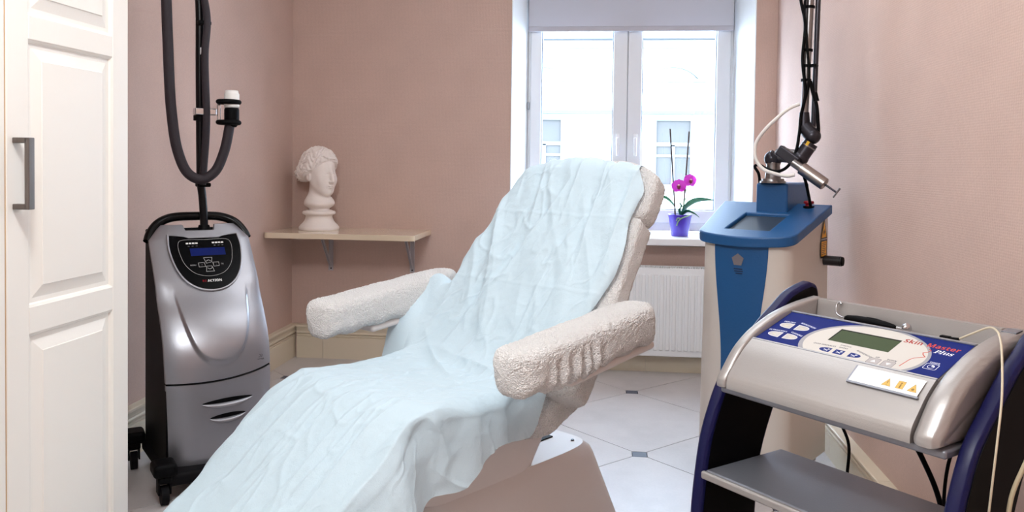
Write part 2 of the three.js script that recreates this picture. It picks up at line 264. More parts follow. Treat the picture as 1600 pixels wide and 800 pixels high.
// ---------------------------------------------------------------- the house across the street
{
  const o = thing('building', 'white plastered house front with arched pediment seen through the window', 'building', [1.9, -4, -24]);
  const wm = mat('#d9d7d4', 0.9), wg = mat('#484746', 0.5, 0, { specularIntensity: 0.3 }), trim = mat('#666d73', 0.85), band = mat('#48535d', 0.8);
  part('facade', boxUV(span(-18, 18, 0, 14, -4, 0)), wm, o);
  part('street', boxUV(span(-20, 20, -0.3, -0.05, 0, 16)), mat('#9c9a98', 0.9), o);
  const Y = 4;   // eye-height datum of the room above the street
  const windowAt = (cx, y0, w, h) => {
    const g = new THREE.Group(); g.name = 'facade_window'; o.add(g);
    part('pane', boxUV(span(cx - w / 2, cx + w / 2, y0, y0 + h, 0, 0.03)), wg, g);
    const f = [span(cx - w / 2 - 0.09, cx - w / 2, y0, y0 + h, 0, 0.1), span(cx + w / 2, cx + w / 2 + 0.09, y0, y0 + h, 0, 0.1), span(cx - w / 2 - 0.14, cx + w / 2 + 0.14, y0 - 0.14, y0, 0, 0.18), span(cx - w / 2 - 0.09, cx + w / 2 + 0.09, y0 + h, y0 + h + 0.08, 0, 0.1), span(cx - 0.05, cx + 0.05, y0, y0 + h * 0.62, 0, 0.07), span(cx - w / 2, cx + w / 2, y0 + h * 0.6, y0 + h * 0.66, 0, 0.07), span(cx - w / 2, cx + w / 2, y0 + h * 0.43, y0 + h * 0.47, 0, 0.06)];
    part('window_surround', boxUV(join(f)), trim, g);
  };
  for (let k = -2; k <= 2; k++) { windowAt(k * 3.68 + 0.05, Y + 0.75, 0.95, 1.82); windowAt(k * 3.68 + 0.05, Y + 5.6, 0.95, 1.9); }
  part('string_course', boxUV(span(-18, 18, Y + 2.74, Y + 2.84, 0, 0.3)), band, o);
  part('string_course', boxUV(span(-18, 18, Y + 3.4, Y + 3.47, 0, 0.12)), trim, o);
  for (let k = -1; k <= 1; k++) {
    const arc = new THREE.Shape(); arc.absarc(0, 0, 1.05, 0.62, Math.PI - 0.62, false); arc.absarc(0, 0, 0.93, Math.PI - 0.62, 0.62, true);
    part('pediment', boxUV(join(extrude(arc, 0.22).translate(k * 3.68, Y + 3.14, 0), span(k * 3.68 - 0.95, k * 3.68 + 0.95, Y + 3.66, Y + 3.74, 0, 0.24))), trim, o);
  }
  part('cornice', boxUV(join(span(-18, 18, Y + 4.62, Y + 4.72, 0, 0.25), span(-18, 18, Y + 4.86, Y + 4.94, 0, 0.4))), trim, o);
  for (let k = -6; k <= 6; k++) part('console_bracket', boxUV(span(k * 0.62 - 0.12, k * 0.62 + 0.12, Y + 4.94, Y + 5.1, 0, 0.3)), trim, o);
}
// ---------------------------------------------------------------- radiator
{
  const o = thing('radiator', 'white panel radiator with vertical ribs under the window sill', 'radiator', [0.33, 0.119, -5.155]);
  const w = 1.0, h = 0.545;
  part('panel', boxUV(rbox(w, h, 0.014, 0.006, 0, h / 2, 0)), M.radiator, o);
  part('rear_panel', boxUV(rbox(w, h, 0.012, 0.005, 0, h / 2, -0.066)), M.radiator, o);
  for (let i = -16; i <= 16; i++) part('convector_fin', box(0.0015, h - 0.06, 0.052, i * 0.029, h / 2 - 0.03, -0.033), M.radiator, o);
  const pitch = 0.0375, ribG = rbox(0.025, h - 0.075, 0.02, 0.006, 0, 0, 0, 2);
  for (let i = -12; i <= 12; i++) part('rib', ribG, M.radiator, o, [i * pitch, h / 2, 0.006]);
  part('top_rail', boxUV(join(span(-w / 2, w / 2, h - 0.002, h + 0.003, -0.004, 0.006), span(-w / 2, w / 2, h - 0.002, h + 0.01, -0.07, -0.062))), M.radiator, o);
  for (let i = -33; i <= 33; i++) part('grille_bar', box(0.005, 0.008, 0.06, i * 0.0148, h + 0.002, -0.033), M.radiator, o);
  for (const s of [-1, 1]) part('bracket', boxUV(span(s * 0.38 - 0.02, s * 0.38 + 0.02, 0.06, h - 0.05, -0.117, -0.045)), M.radiator, o);
  part('valve', join(rod([-w / 2 - 0.01, 0.03, -0.02], [-w / 2 - 0.06, 0.03, -0.02], 0.014), rod([-w / 2 - 0.055, 0.03, -0.02], [-w / 2 - 0.055, 0.03, -0.115], 0.01)), M.chrome, o);
}
// ---------------------------------------------------------------- ceiling lamp, and a fill panel added to lift the back wall (above the picture)
{
  const o = thing('ceiling_lamp', 'opal glass globe lamp hanging from the ceiling above the viewer', 'lamp', [LAMP.x, LAMP.y, LAMP.z]);
  part('ceiling_rose', lathe([[0, 0.29], [0.06, 0.29], [0.06, 0.275], [0.014, 0.265], [0.014, 0.16], [0, 0.16]], 32), M.chrome, o);
  part('lamp_globe', new THREE.SphereGeometry(LAMP.r, 48, 32), mat('#ffffff', 0.5, 0, { emissive: new THREE.Color().setRGB(...LAMP.color), emissiveIntensity: 2 }), o);
  const light = new THREE.PointLight(new THREE.Color().setRGB(...LAMP.color), LAMP.power, 0, 2); light.castShadow = true; light.shadow.radius = 8; light.shadow.mapSize.set(1024, 1024); o.add(light);
  const p = thing('added_fill_panel', 'added fill light panel on the ceiling, out of view, brightening the back wall', 'lamp', [FILL_PANEL.x, FILL_PANEL.y, FILL_PANEL.z]);
  part('housing', boxUV(rbox(FILL_PANEL.w + 0.06, YC - FILL_PANEL.y, FILL_PANEL.d + 0.06, 0.015, 0, (YC - FILL_PANEL.y) / 2, 0)), M.white, p);
  part('fill_diffuser', box(FILL_PANEL.w, 0.006, FILL_PANEL.d, 0, -0.001, 0), mat('#ffffff', 0.6, 0, { emissive: new THREE.Color().setRGB(...FILL_PANEL.color), emissiveIntensity: 0.8 }), p);
  const area = new THREE.RectAreaLight(new THREE.Color().setRGB(...FILL_PANEL.color), FILL_PANEL.power, FILL_PANEL.w, FILL_PANEL.d); area.position.set(0, -0.012, 0); area.rotation.x = -Math.PI / 2; p.add(area);
}
// ---------------------------------------------------------------- wardrobe
{
  const X = -1.35, o = thing('wardrobe', 'tall cream wardrobe with raised-panel doors at the left edge', 'wardrobe', [X, 0, -2.227]);
  const zl = z => z + 2.227;   // room z to wardrobe z
  part('carcass', boxUV(join(span(-0.66, -0.024, 0.0, 2.42, zl(-2.235), zl(-2.205)), span(-0.66, -0.64, 0, 2.42, zl(-2.2), zl(-0.6)), span(-0.66, -0.024, 2.38, 2.42, zl(-2.2), zl(-0.6)), span(-0.66, -0.024, 0.06, 0.1, zl(-2.2), zl(-0.6)), span(-0.66, -0.024, 0.0, 2.42, zl(-0.6), zl(-0.57)))), M.cream, o);
  const edge = mat('#d8b48c', 0.55);
  function door(z1, z0, handle) {   // z1 far end, z0 near end
    const d = new THREE.Group(); d.name = 'door'; o.add(d);
    const st = 0.075, y0 = 0.09, y1 = 2.38, rails = [[y0, 0.2], [0.878, 0.944], [1.577, 1.636], [2.28, y1]];
    for (const [a, b] of [[z1, z1 + st], [z0 - st, z0]]) part('stile', boxUV(rbox(0.022, y1 - y0, b - a - 0.001, 0.003, -0.011, (y0 + y1) / 2, zl((a + b) / 2), 2)), M.cream, d);
    for (const [a, b] of rails) part('rail', boxUV(rbox(0.0215, b - a, z0 - z1 - 2 * st, 0.003, -0.011, (a + b) / 2, zl((z0 + z1) / 2), 2)), M.cream, d);
    for (let i = 0; i < 3; i++) {
      const ya = rails[i][1], yb = rails[i + 1][0], za = z1 + st, zb = z0 - st, ins = (k, x) => [[za + k, ya + k, x], [zb - k, ya + k, x], [zb - k, yb - k, x], [za + k, yb - k, x]];
      const rings = [ins(-0.002, -0.001), ins(0.004, -0.004), ins(0.007, -0.009), ins(0.018, -0.0095), ins(0.022, -0.0085), ins(0.046, -0.002), ins(0.0475, 0.0), ins(0.052, 0.0)], pos = [], idx = [];
      for (const r of rings) for (const [z, y, x] of r) pos.push(x, y, zl(z));
      for (let k = 0; k < rings.length - 1; k++) for (let q = 0; q < 4; q++) { const a = k * 4 + q, b = k * 4 + (q + 1) % 4; idx.push(a, a + 4, b, b, a + 4, b + 4); }
      const e = (rings.length - 1) * 4; idx.push(e, e + 2, e + 1, e, e + 3, e + 2);
      let g = new THREE.BufferGeometry(); g.setAttribute('position', new THREE.Float32BufferAttribute(pos, 3)); g.setIndex(idx); g = g.toNonIndexed(); g.computeVertexNormals(); g = boxUV(g);
      part('raised_panel', g, M.cream, d);
    }
    part('edge_band', boxUV(span(-0.02, -0.002, y0, y1, zl(z0), zl(z0) + 0.0015)), edge, d);
    if (handle) {
      const hz = zl(-1.77); part('handle', boxUV(join(rbox(0.012, 0.166, 0.02, 0.002, 0.036, 1.262, hz), rbox(0.036, 0.013, 0.02, 0.002, 0.018, 1.1855, hz), rbox(0.036, 0.013, 0.02, 0.002, 0.018, 1.3385, hz))), M.gunmetal, d);
      d.children.at(-1).userData.label = 'gunmetal bar handle';
    }
  }
  door(-2.227, -1.742, true); door(-1.738, -1.253, false); door(-1.249, -0.764, false);
}
// ---------------------------------------------------------------- wall shelf
{
  const o = thing('wall_shelf', 'glossy beige wall shelf in the corner carrying the plaster bust', 'shelf', [-1.575, 0.86, -5.03]);
  const s = new THREE.Shape(), w = 0.465, d = 0.242, r = 0.03;
  s.moveTo(-w, d); s.lineTo(w, d); s.lineTo(w, -d + r); s.quadraticCurveTo(w, -d, w - r, -d); s.lineTo(-w + r, -d); s.quadraticCurveTo(-w, -d, -w, -d + r); s.closePath();
  part('board', boxUV(extrude(s, 0.028, 0.003, 3).rotateX(-Math.PI / 2).translate(0, -0.028, 0)), M.shelf, o);
  for (const x of [-0.2, 0.345]) {
    const b = new THREE.Group(); b.name = 'bracket'; o.add(b); b.position.set(x, 0, 0);
    part('wall_leg', boxUV(join(rbox(0.028, 0.25, 0.004, 0.0015, 0, -0.155, -0.238), box(0.003, 0.25, 0.014, -0.0125, -0.155, -0.232), box(0.003, 0.25, 0.014, 0.0125, -0.155, -0.232))), M.bracket, b);
    part('shelf_leg', boxUV(rbox(0.028, 0.004, 0.3, 0.0015, 0, -0.031, -0.09)), M.bracket, b);
    part('strut', boxUV(join(box(0.003, 0.3, 0.016, -0.006, 0, 0), box(0.003, 0.3, 0.016, 0.006, 0, 0), box(0.014, 0.3, 0.002, 0, 0, -0.007))).rotateX(0.72).translate(0, -0.138, -0.128), M.bracket, b);
    for (const y of [-0.24, -0.265, -0.06]) part('screw', new THREE.CylinderGeometry(0.005, 0.005, 0.004, 12).rotateX(Math.PI / 2).translate(0, y, -0.235), M.screw, b);
  }
}
// ---------------------------------------------------------------- plaster head on a turned socle
{
  const o = thing('plaster_bust', 'white plaster head of a woman with wavy tied hair on a turned socle', 'bust', [-1.795, 0.8605, -5.085]);
  part('socle', lathe([[0, 0], [0.122, 0], [0.127, 0.006], [0.127, 0.018], [0.122, 0.026], [0.118, 0.029], [0.117, 0.033], [0.104, 0.045], [0.092, 0.06], [0.085, 0.078], [0.083, 0.09], [0.088, 0.097], [0.099, 0.1], [0.104, 0.107], [0.103, 0.117], [0.096, 0.122], [0.085, 0.124], [0.08, 0.128], [0, 0.128]], 64), M.plaster, o);
  const smin = (a, b, k) => { const h = Math.max(k - Math.abs(a - b), 0) / k; return Math.min(a, b) - h * h * k * 0.25; };
  const smax = (a, b, k) => -smin(-a, -b, k);
  const ell = (x, y, z, cx, cy, cz, rx, ry, rz) => { const px = (x - cx) / rx, py = (y - cy) / ry, pz = (z - cz) / rz, k = Math.hypot(px, py, pz), m = Math.hypot(px / rx, py / ry, pz / rz); return k * (k - 1) / Math.max(m, 1e-6); };
  const cap = (x, y, z, a, b, ra, rb) => { const dx = b[0] - a[0], dy = b[1] - a[1], dz = b[2] - a[2], t = clamp(((x - a[0]) * dx + (y - a[1]) * dy + (z - a[2]) * dz) / (dx * dx + dy * dy + dz * dz), 0, 1); return Math.hypot(x - a[0] - dx * t, y - a[1] - dy * t, z - a[2] - dz * t) - mix(ra, rb, t); };
  const skull = (x, y, z) => ell(x, y, z, 0, 0.405, -0.018, 0.086, 0.102, 0.114);
  const head = (x, y, z) => {
    const ax = Math.abs(x);
    let d = skull(x, y, z);
    d = smin(d, ell(x, y, z, 0, 0.34, 0.032, 0.073, 0.104, 0.08), 0.03);                         // face
    d = smin(d, ell(x, y, z, 0, 0.278, 0.046, 0.056, 0.046, 0.056), 0.035);                      // jaw
    d = smin(d, ell(x, y, z, 0, 0.243, 0.083, 0.02, 0.018, 0.02), 0.035);                        // chin
    d = smin(d, cap(ax, y, z, [0.058, 0.33, -0.005], [0.02, 0.256, 0.068], 0.017, 0.015), 0.04);  // jaw line
    d = smin(d, ell(ax, y, z, 0.042, 0.324, 0.078, 0.024, 0.03, 0.02), 0.03);                    // cheek
    d = smin(d, cap(x, y, z, [0, 0.4, 0.1], [0, 0.32, 0.1315], 0.011, 0.0115), 0.014);           // straight bridge of the nose
    d = smin(d, ell(ax, y, z, 0.0085, 0.3145, 0.12, 0.0085, 0.0075, 0.011), 0.008);              // nostrils
    d = smax(d, -ell(ax, y, z, 0.031, 0.3665, 0.117, 0.0195, 0.0135, 0.0265), 0.007);               // eye socket
    d = smin(d, ell(ax, y, z, 0.0305, 0.3645, 0.086, 0.0155, 0.011, 0.0135), 0.0015);             // eyeball
    d = smin(d, cap(ax, y, z, [0.0175, 0.3725, 0.102], [0.044, 0.372, 0.0915], 0.0036, 0.003), 0.003);   // upper lid
    d = smin(d, cap(ax, y, z, [0.0175, 0.3575, 0.101], [0.044, 0.3595, 0.0915], 0.0022, 0.002), 0.003); // lower lid
    d = smin(d, ell(x, y, z, 0, 0.287, 0.102, 0.02, 0.016, 0.013), 0.014);                       // muzzle
    d = smin(d, ell(ax, y, z, 0.005, 0.2895, 0.1145, 0.0125, 0.0042, 0.006), 0.004);             // upper lip
    d = smin(d, ell(x, y, z, 0, 0.279, 0.1125, 0.0125, 0.005, 0.0065), 0.004);                   // lower lip
    d = smax(d, -cap(ax, y, z, [0, 0.2845, 0.123], [0.018, 0.283, 0.111], 0.0018, 0.0013), 0.003);  // mouth line
    const e = ell(ax, y, z, 0.083, 0.338, -0.004, 0.011, 0.028, 0.019); d = smin(d, smax(e, -ell(ax, y, z, 0.096, 0.341, -0.002, 0.009, 0.017, 0.01), 0.005), 0.006);   // ear
    return d;
  };
  const hair = (x, y, z) => {
    const ax = Math.abs(x);
    // hair grows thicker behind the hairline and is combed back in waves from a centre parting
    const line = z - 0.082 - ax * 0.15 - clamp((y - 0.43) * 1.2, -0.14, 0.12);
    const m = sstep(0.012, -0.05, line), m2 = sstep(0.0, -0.02, line);
    const back = 0.03 - z, strand = y * 150 + 9 * Math.sin(back * 62 + ax * 25) * 0.35 + ax * 70 + 3.5 * noise(x * 24, y * 24, z * 24);
    const waves = (0.0042 * Math.sin(strand * 1.25) + 0.0046 * noise(x * 70, y * 70, z * 70) + 0.0034 * noise(x * 34, y * 34, z * 34)) * m2;
    let h = smin(skull(x, y, z), ell(ax, y, z, 0.05, 0.37, -0.03, 0.045, 0.05, 0.075), 0.03) - 0.0225 * m - waves + (1 - m2) * 0.012;
    const parting = 0.005 * Math.exp(-((ax / 0.005) ** 2)) * sstep(0.45, 0.47, y) * sstep(-0.08, -0.02, z); h += parting;
    const roll = ell(ax, y, z, 0.044, 0.352, -0.112, 0.052, 0.05, 0.05) - waves * 1.3; h = smin(h, roll, 0.02);   // gathered at the nape
    h = smin(h, ell(x, y, z, 0, 0.372, -0.172, 0.045, 0.04, 0.034) - waves * 1.3, 0.014);                        // knot
    return h;
  };
  const neck = (x, y, z) => {
    let d = cap(x, y, z, [0, 0.12, -0.008], [0, 0.28, -0.012], 0.07, 0.054);
    d = smin(d, ell(x, y, z, 0, 0.172, 0.004, 0.097, 0.052, 0.09), 0.045);
    d = smax(d, 0.126 + 3.4 * (x * x + z * z) - y, 0.012);                                       // rounded cut below the neck
    return smin(d, cap(x, y, z, [0, 0.115, 0], [0, 0.16, 0], 0.066, 0.06), 0.01);
  };
  const tilt = (x, y, z) => { const a = -0.06, c = Math.cos(a), s = Math.sin(a), Y = y - 0.24, Z = z; return [x, 0.24 + Y * c - Z * s, Y * s + Z * c]; };
  const f = (x, y, z) => { const [a, b, c] = tilt(x, y, z); const hd = smin(head(a, b, c), hair(a, b, c), 0.004); return smin(hd, neck(x, y, z), 0.022); };
  const g = surfaceNet(f, [-0.135, 0.112, -0.24], [0.135, 0.55, 0.19], 0.003);
  const m = part('head', boxUV(g, 0.5), M.plaster, o); m.rotation.y = 57 * D2R; m.position.set(0.0, 0, 0);
}
// ---------------------------------------------------------------- silver treatment console beside the wardrobe
{
  const o = thing('treatment_console', 'tall silver treatment console with black display and hose on a pole, beside the wardrobe', 'machine', [-1.636, 0, -2.961], 41 * D2R);
  const w = 0.41, D = 0.42;
  const prof = [[0.085, 0.0], [0.2, 0.004], [0.35, 0.004], [0.45, -0.002], [0.56, -0.026], [0.66, -0.082], [0.765, -0.168], [0.88, -0.262], [1.0, -0.358], [1.022, -0.376]];   // height, front face
  const curve = new THREE.CatmullRomCurve3(prof.map(([y, z]) => V(0, y, z)), false, 'centripetal');
  const table = curve.getPoints(300); const zOf = y => { let i = 0; while (i < 299 && table[i + 1].y < y) i++; const a = table[i], b = table[i + 1]; return mix(a.z, b.z, clamp((y - a.y) / (b.y - a.y), 0, 1)); };
  const cx = w / 2;
  // raised apron in the shape of a U under the display
  const apron = (x, y) => { const q = (x - 0.205) / 0.14, yy = 0.49 + 0.09 * q * q + 0.15 * Math.abs(q) ** 5; const inside = sstep(-0.008, 0.026, y - yy) * sstep(1.2, 0.95, Math.abs(q)); const lower = sstep(0.8, 0.62, y); return inside * lower; };
  const seamY = x => 0.428 + 0.035 * ((x - 0.12) / 0.29) ** 2 * (x > 0.12 ? 1 : 0.15);
  const face = (x, y, bulge = true) => { const e = (x - cx) / cx, flatTop = sstep(0.7, 0.82, y); return zOf(y) - (0.03 * e ** 2 + 0.012 * e ** 6) * (1 - 0.85 * flatTop) - 0.012 * e ** 8 * flatTop + (bulge ? 0.017 * apron(x, y) : 0); };
  const xw = y => 0.012 * sstep(0.55, 0.1, y) + 0.05 * clamp((y - 0.962) / 0.058, 0, 1);   // slight narrowing of the foot, chamfered shoulders
  const shellBetween = (ya, yb, ny, back) => {
    const front = grid(90, ny, (u, v) => { const x0 = u * w, y = mix(ya(x0), yb(x0), v); const x = mix(xw(y), w - xw(y), u); return [x, y, face(x0, y)]; });
    const sides = [0, 1].map(k => grid(1, ny, (u, v) => { const x0 = k * w, y = mix(ya(x0), yb(x0), v), x = mix(xw(y), w - xw(y), k), z = face(x0, y); return [x, y, mix(z, z - back, u)]; }, k === 0));
    const ends = [0, 1].map(k => grid(90, 1, (u, v) => { const x0 = u * w, y = (k ? yb : ya)(x0), x = mix(xw(y), w - xw(y), u), z = face(x0, y); return [x, y, mix(z, z - back, v)]; }, k === 0));
    return boxUV(join(front, ...sides, ...ends), 0.4);
  };
  part('front_shell', shellBetween(x => seamY(x) + 0.004, x => 1.02 - 0.024 * (sstep(0.115, 0.14, x) - sstep(0.27, 0.295, x)), 150, 0.02), M.silver, o);
  part('lower_cover', shellBetween(() => 0.09, x => seamY(x) - 0.004, 60, 0.02), M.silver, o);
  // black body behind the silver shell: side profile extruded across
  const side = [[0.07, -0.02], ...Array.from({ length: 30 }, (_, i) => { const y = 0.07 + i / 29 * 0.935; return [y, zOf(y) - 0.045]; }), [1.0, -0.43], [0.07, -0.43]].map(([y, z]) => [-z, y]);
  part('body', boxUV(extrude(shapeOf(side), w - 0.006).rotateY(Math.PI / 2).translate(0.003, 0, 0)), M.black, o);
  // carrying handle around the top
  part('handle', tube([[0.0, 0.955, -0.37], [0.012, 0.985, -0.385], [0.045, 1.025, -0.405], [0.1, 1.048, -0.425], [0.205, 1.053, -0.43], [0.31, 1.048, -0.425], [0.365, 1.025, -0.405], [0.398, 0.985, -0.385], [0.41, 0.955, -0.37]], 0.019, 80, 14), mat('#050506', 0.25, 0, { specularIntensity: 0.4 }), o);
  // display plate lying in the sloping upper face
  const tiltA = Math.atan2(0.19, 0.235);                       // lean of the upper face
  const disp = new THREE.Group(); disp.name = 'display'; o.add(disp); disp.position.set(0.213, 0.765, -0.1675); disp.rotation.x = -tiltA;
  const rightSide = [[0, 0], [0.03, 0.004], [0.06, 0.016], [0.095, 0.046], [0.122, 0.095], [0.138, 0.16], [0.143, 0.22], [0.138, 0.27]], topEdge = [[0.078, 0.263], [0.062, 0.254], [-0.062, 0.254], [-0.078, 0.263]];
  const sm = smooth(rightSide, 40, false);
  const outline = [...sm, ...topEdge, ...sm.slice(1).reverse().map(([x, y]) => [-x, y])];
  const grow = (k) => outline.map(([x, y]) => [x * (1 + k / 0.14), (y - 0.14) * (1 + k / 0.135) + 0.14]);
  const rimShape = shapeOf(grow(0.008)); rimShape.holes.push(new THREE.Path(outline.map(p => V2(...p))));
  part('display_rim', boxUV(extrude(rimShape, 0.006, 0.0025, 3)), M.silver, disp);
  const face2d = shapeOf(outline), fg = new THREE.ShapeGeometry(face2d, 8), P = fg.attributes.position, uv = fg.attributes.uv;
  for (let i = 0; i < P.count; i++) uv.setXY(i, (P.getX(i) + 0.145) / 0.29, (P.getY(i) + 0.005) / 0.28);
  fg.translate(0, 0, 0.0035);
  const tex = canvasTex(1160, 1120, (c, W_, H_) => {
    const X = x => (x + 0.145) / 0.29 * W_, Y = y => H_ - (y + 0.005) / 0.28 * H_;
    c.fillStyle = '#060608'; c.fillRect(0, 0, W_, H_);
    c.strokeStyle = '#c9c9c6'; c.lineWidth = 5; c.beginPath();
    const loop = smooth([[0, 0.066], [0.055, 0.08], [0.09, 0.12], [0.105, 0.17], [0.108, 0.225], [0.098, 0.244], [0, 0.247], [-0.098, 0.244], [-0.108, 0.225], [-0.105, 0.17], [-0.09, 0.12], [-0.055, 0.08]], 160);
    loop.forEach(([x, y], i) => i ? c.lineTo(X(x), Y(y)) : c.moveTo(X(x), Y(y))); c.closePath(); c.stroke();
    c.fillStyle = '#14205e'; c.fillRect(X(-0.064), Y(0.205), X(0.078) - X(-0.064), Y(0.167) - Y(0.205));
    c.fillStyle = '#e6e6e4'; for (const s of [-0.076, 0.03]) for (let i = 0; i < 4; i++) { c.fillRect(X(s + i * 0.0125), Y(0.234), 40, 30); }
    c.font = '20px sans-serif'; c.fillStyle = '#9a9a9a'; for (const s of [-0.07, 0.036]) for (let i = 0; i < 3; i++) c.fillRect(X(s + i * 0.016), Y(0.217), 30, 6);
    c.strokeStyle = '#d6d6d4'; c.lineWidth = 5; const cy = 0.122;
    const key = pts => { c.beginPath(); pts.forEach(([x, y], i) => i ? c.lineTo(X(x), Y(y)) : c.moveTo(X(x), Y(y))); c.closePath(); c.stroke(); };
    key([[-0.016, cy + 0.034], [0.018, cy + 0.034], [0.014, cy + 0.012], [-0.008, cy + 0.006]]); key([[-0.01, cy - 0.008], [0.012, cy - 0.008], [0.018, cy - 0.034], [-0.014, cy - 0.034]]);
    key([[-0.04, cy + 0.01], [-0.016, cy + 0.01], [-0.014, cy - 0.01], [-0.04, cy - 0.01]]); key([[0.018, cy + 0.01], [0.042, cy + 0.01], [0.042, cy - 0.008], [0.02, cy - 0.01]]);
    c.lineWidth = 7; for (const [s, k] of [[1, 0.02], [-1, -0.02]]) { c.beginPath(); c.moveTo(X(-0.007), Y(cy + k - 0.004 * s)); c.quadraticCurveTo(X(0.002), Y(cy + k + 0.008 * s), X(0.011), Y(cy + k - 0.004 * s)); c.stroke(); }
    c.fillStyle = '#bcbcbc'; c.font = '34px sans-serif'; c.textAlign = 'center'; c.fillText('MENU', X(-0.062), Y(cy) + 12); c.fillText('OK', X(0.056), Y(cy) + 12); c.fillText('+', X(-0.027), Y(cy) + 12); c.fillText('-', X(0.031), Y(cy) + 12);
    c.font = 'bold 62px sans-serif'; c.textAlign = 'left'; c.fillStyle = '#7a1420'; c.fillText('RE', X(-0.038), Y(0.038)); c.fillStyle = '#f0f0ee'; c.fillText('ACTION', X(-0.038) + 84, Y(0.038));
  });
  part('display_face', fg, new THREE.MeshPhysicalMaterial({ map: tex, roughness: 0.2, specularIntensity: 0.15 }), disp);
  // small maker's mark low on the shell
  const mk = new THREE.PlaneGeometry(0.05, 0.032); const mt = canvasTex(200, 128, (c) => { c.clearRect(0, 0, 200, 128); c.strokeStyle = '#2b2b30'; c.lineWidth = 6; c.beginPath(); c.moveTo(70, 20); c.quadraticCurveTo(100, 8, 92, 40); c.quadraticCurveTo(84, 66, 58, 58); c.moveTo(112, 18); c.quadraticCurveTo(138, 26, 120, 56); c.quadraticCurveTo(104, 60, 104, 36); c.stroke(); c.fillStyle = '#2b2b30'; c.font = 'bold 40px sans-serif'; c.textAlign = 'center'; c.fillText('VIORA', 100, 112); });
  const mkm = part('maker_mark', mk, new THREE.MeshPhysicalMaterial({ map: mt, transparent: true, roughness: 0.5 }), o, [0.365, 0.497, face(0.365, 0.497) + 0.0015]); mkm.rotation.y = 0.3;
  // two crescent vents in the lower cover
  for (const [y, x0, x1] of [[0.345, 0.125, 0.33], [0.285, 0.155, 0.3]]) {
    const band = (lo, hi, off) => boxUV(grid(40, 6, (u, v) => { const x = mix(x0, x1, u), k = Math.sin(Math.PI * clamp(u * 1.02, 0, 1)) ** 0.6, yy = y + mix(lo, hi, v) * k + 0.006 * u; return [x, yy, face(x, yy) + off(v) * k]; }));
    part('vent', band(-0.006, 0.012, () => 0.0012), M.black, o);
    part('vent_lip', band(-0.026, -0.005, v => 0.001 + 0.012 * Math.sin(Math.PI * (0.15 + 0.85 * v)) ** 0.8), M.silver, o);
  }
  // wheeled base
  part('base', boxUV(rbox(0.43, 0.05, 0.5, 0.018, 0.205, 0.085, -0.2)), M.rubber, o);
  for (const [x, z] of [[-0.02, 0.03], [0.43, 0.03], [-0.045, -0.42], [0.455, -0.42]]) {
    const c = new THREE.Group(); c.name = 'caster'; o.add(c); c.position.set(x, 0, z); c.rotation.y = x * 2;
    part('fork', boxUV(join(rbox(0.05, 0.03, 0.075, 0.01, 0, 0.098, 0), box(0.006, 0.06, 0.05, -0.02, 0.07, 0), box(0.006, 0.06, 0.05, 0.02, 0.07, 0))), M.black, c);
    part('wheel', new THREE.CylinderGeometry(0.036, 0.036, 0.026, 28).rotateZ(Math.PI / 2).translate(0, 0.036, 0.012), M.rubber, c);
    part('bumper', boxUV(rbox(0.085, 0.05, 0.1, 0.016, 0, 0.135, 0)), M.black, c);
  }
  // pole with the hose and the handpiece in its clamp
  const zp = -0.405;
  part('pole', tube([[0.235, 0.985, zp], [0.235, 1.03, zp], [0.228, 1.14, zp], [0.222, 1.19, zp], [0.217, 1.5, zp], [0.215, 1.72, zp], [0.214, 1.95, zp], [0.208, 2.05, zp], [0.2, 2.3, zp]], 0.017, 120, 14), mat('#08070a', 0.3, 0, { specularIntensity: 0.5 }), o);
  part('pole_ferrule', cyl(0.0185, 0.0185, 0.03, 24, 0.221, 1.765, zp), M.chrome, o);
  part('pole_socket', cyl(0.03, 0.022, 0.03, 24, 0.235, 1.0, zp), M.black, o);
  part('hose', tube([[0.22, 1.19, zp + 0.03], [0.235, 1.45, zp + 0.035], [0.228, 1.75, zp + 0.035], [0.238, 1.9, zp + 0.03], [0.215, 2.05, zp + 0.03], [0.19, 2.28, zp + 0.03]], 0.016, 80, 12), M.hose, o);
  part('hose_loop', tube([[0.045, 2.3, zp + 0.07], [0.062, 2.02, zp + 0.07], [0.07, 1.8, zp + 0.07], [0.085, 1.5, zp + 0.07], [0.11, 1.33, zp + 0.075], [0.15, 1.24, zp + 0.08], [0.2, 1.215, zp + 0.085], [0.255, 1.245, zp + 0.085], [0.295, 1.33, zp + 0.085], [0.318, 1.44, zp + 0.085], [0.323, 1.475, zp + 0.085]], 0.021, 140, 14), M.hose, o);
  for (const y of [1.19, 1.885]) part('clip', boxUV(rbox(0.056, 0.018, 0.05, 0.006, 0.228, y, zp + 0.012)), M.black, o);
  const cl = new THREE.Group(); cl.name = 'clamp'; o.add(cl);
  part('clamp_block', boxUV(join(rbox(0.09, 0.03, 0.045, 0.005, 0.232, 1.505, zp + 0.02), rbox(0.014, 0.1, 0.014, 0.003, 0.283, 1.51, zp + 0.05))), M.chrome, cl);
  part('clamp_collar', cyl(0.026, 0.026, 0.022, 24, 0.216, 1.478, zp), M.black, cl);
  for (const y of [1.548, 1.46]) part('clamp_ring', new THREE.TorusGeometry(0.034, 0.009, 12, 36).rotateX(Math.PI / 2).scale(1.25, 1.2, 1).translate(0.315, y, zp + 0.085), M.black, cl);
  const hp = new THREE.Group(); hp.name = 'handpiece'; o.add(hp); hp.position.set(0.328, 1.44, zp + 0.085);
  part('handpiece_grip', lathe([[0, 0], [0.018, 0], [0.026, 0.01], [0.031, 0.03], [0.031, 0.075], [0.027, 0.085], [0, 0.085]], 32), M.black, hp);
  part('handpiece_head', lathe([[0, 0.083], [0.03, 0.083], [0.0315, 0.09], [0.0315, 0.142], [0.028, 0.147], [0.026, 0.158], [0, 0.159]], 32), M.white, hp);
}
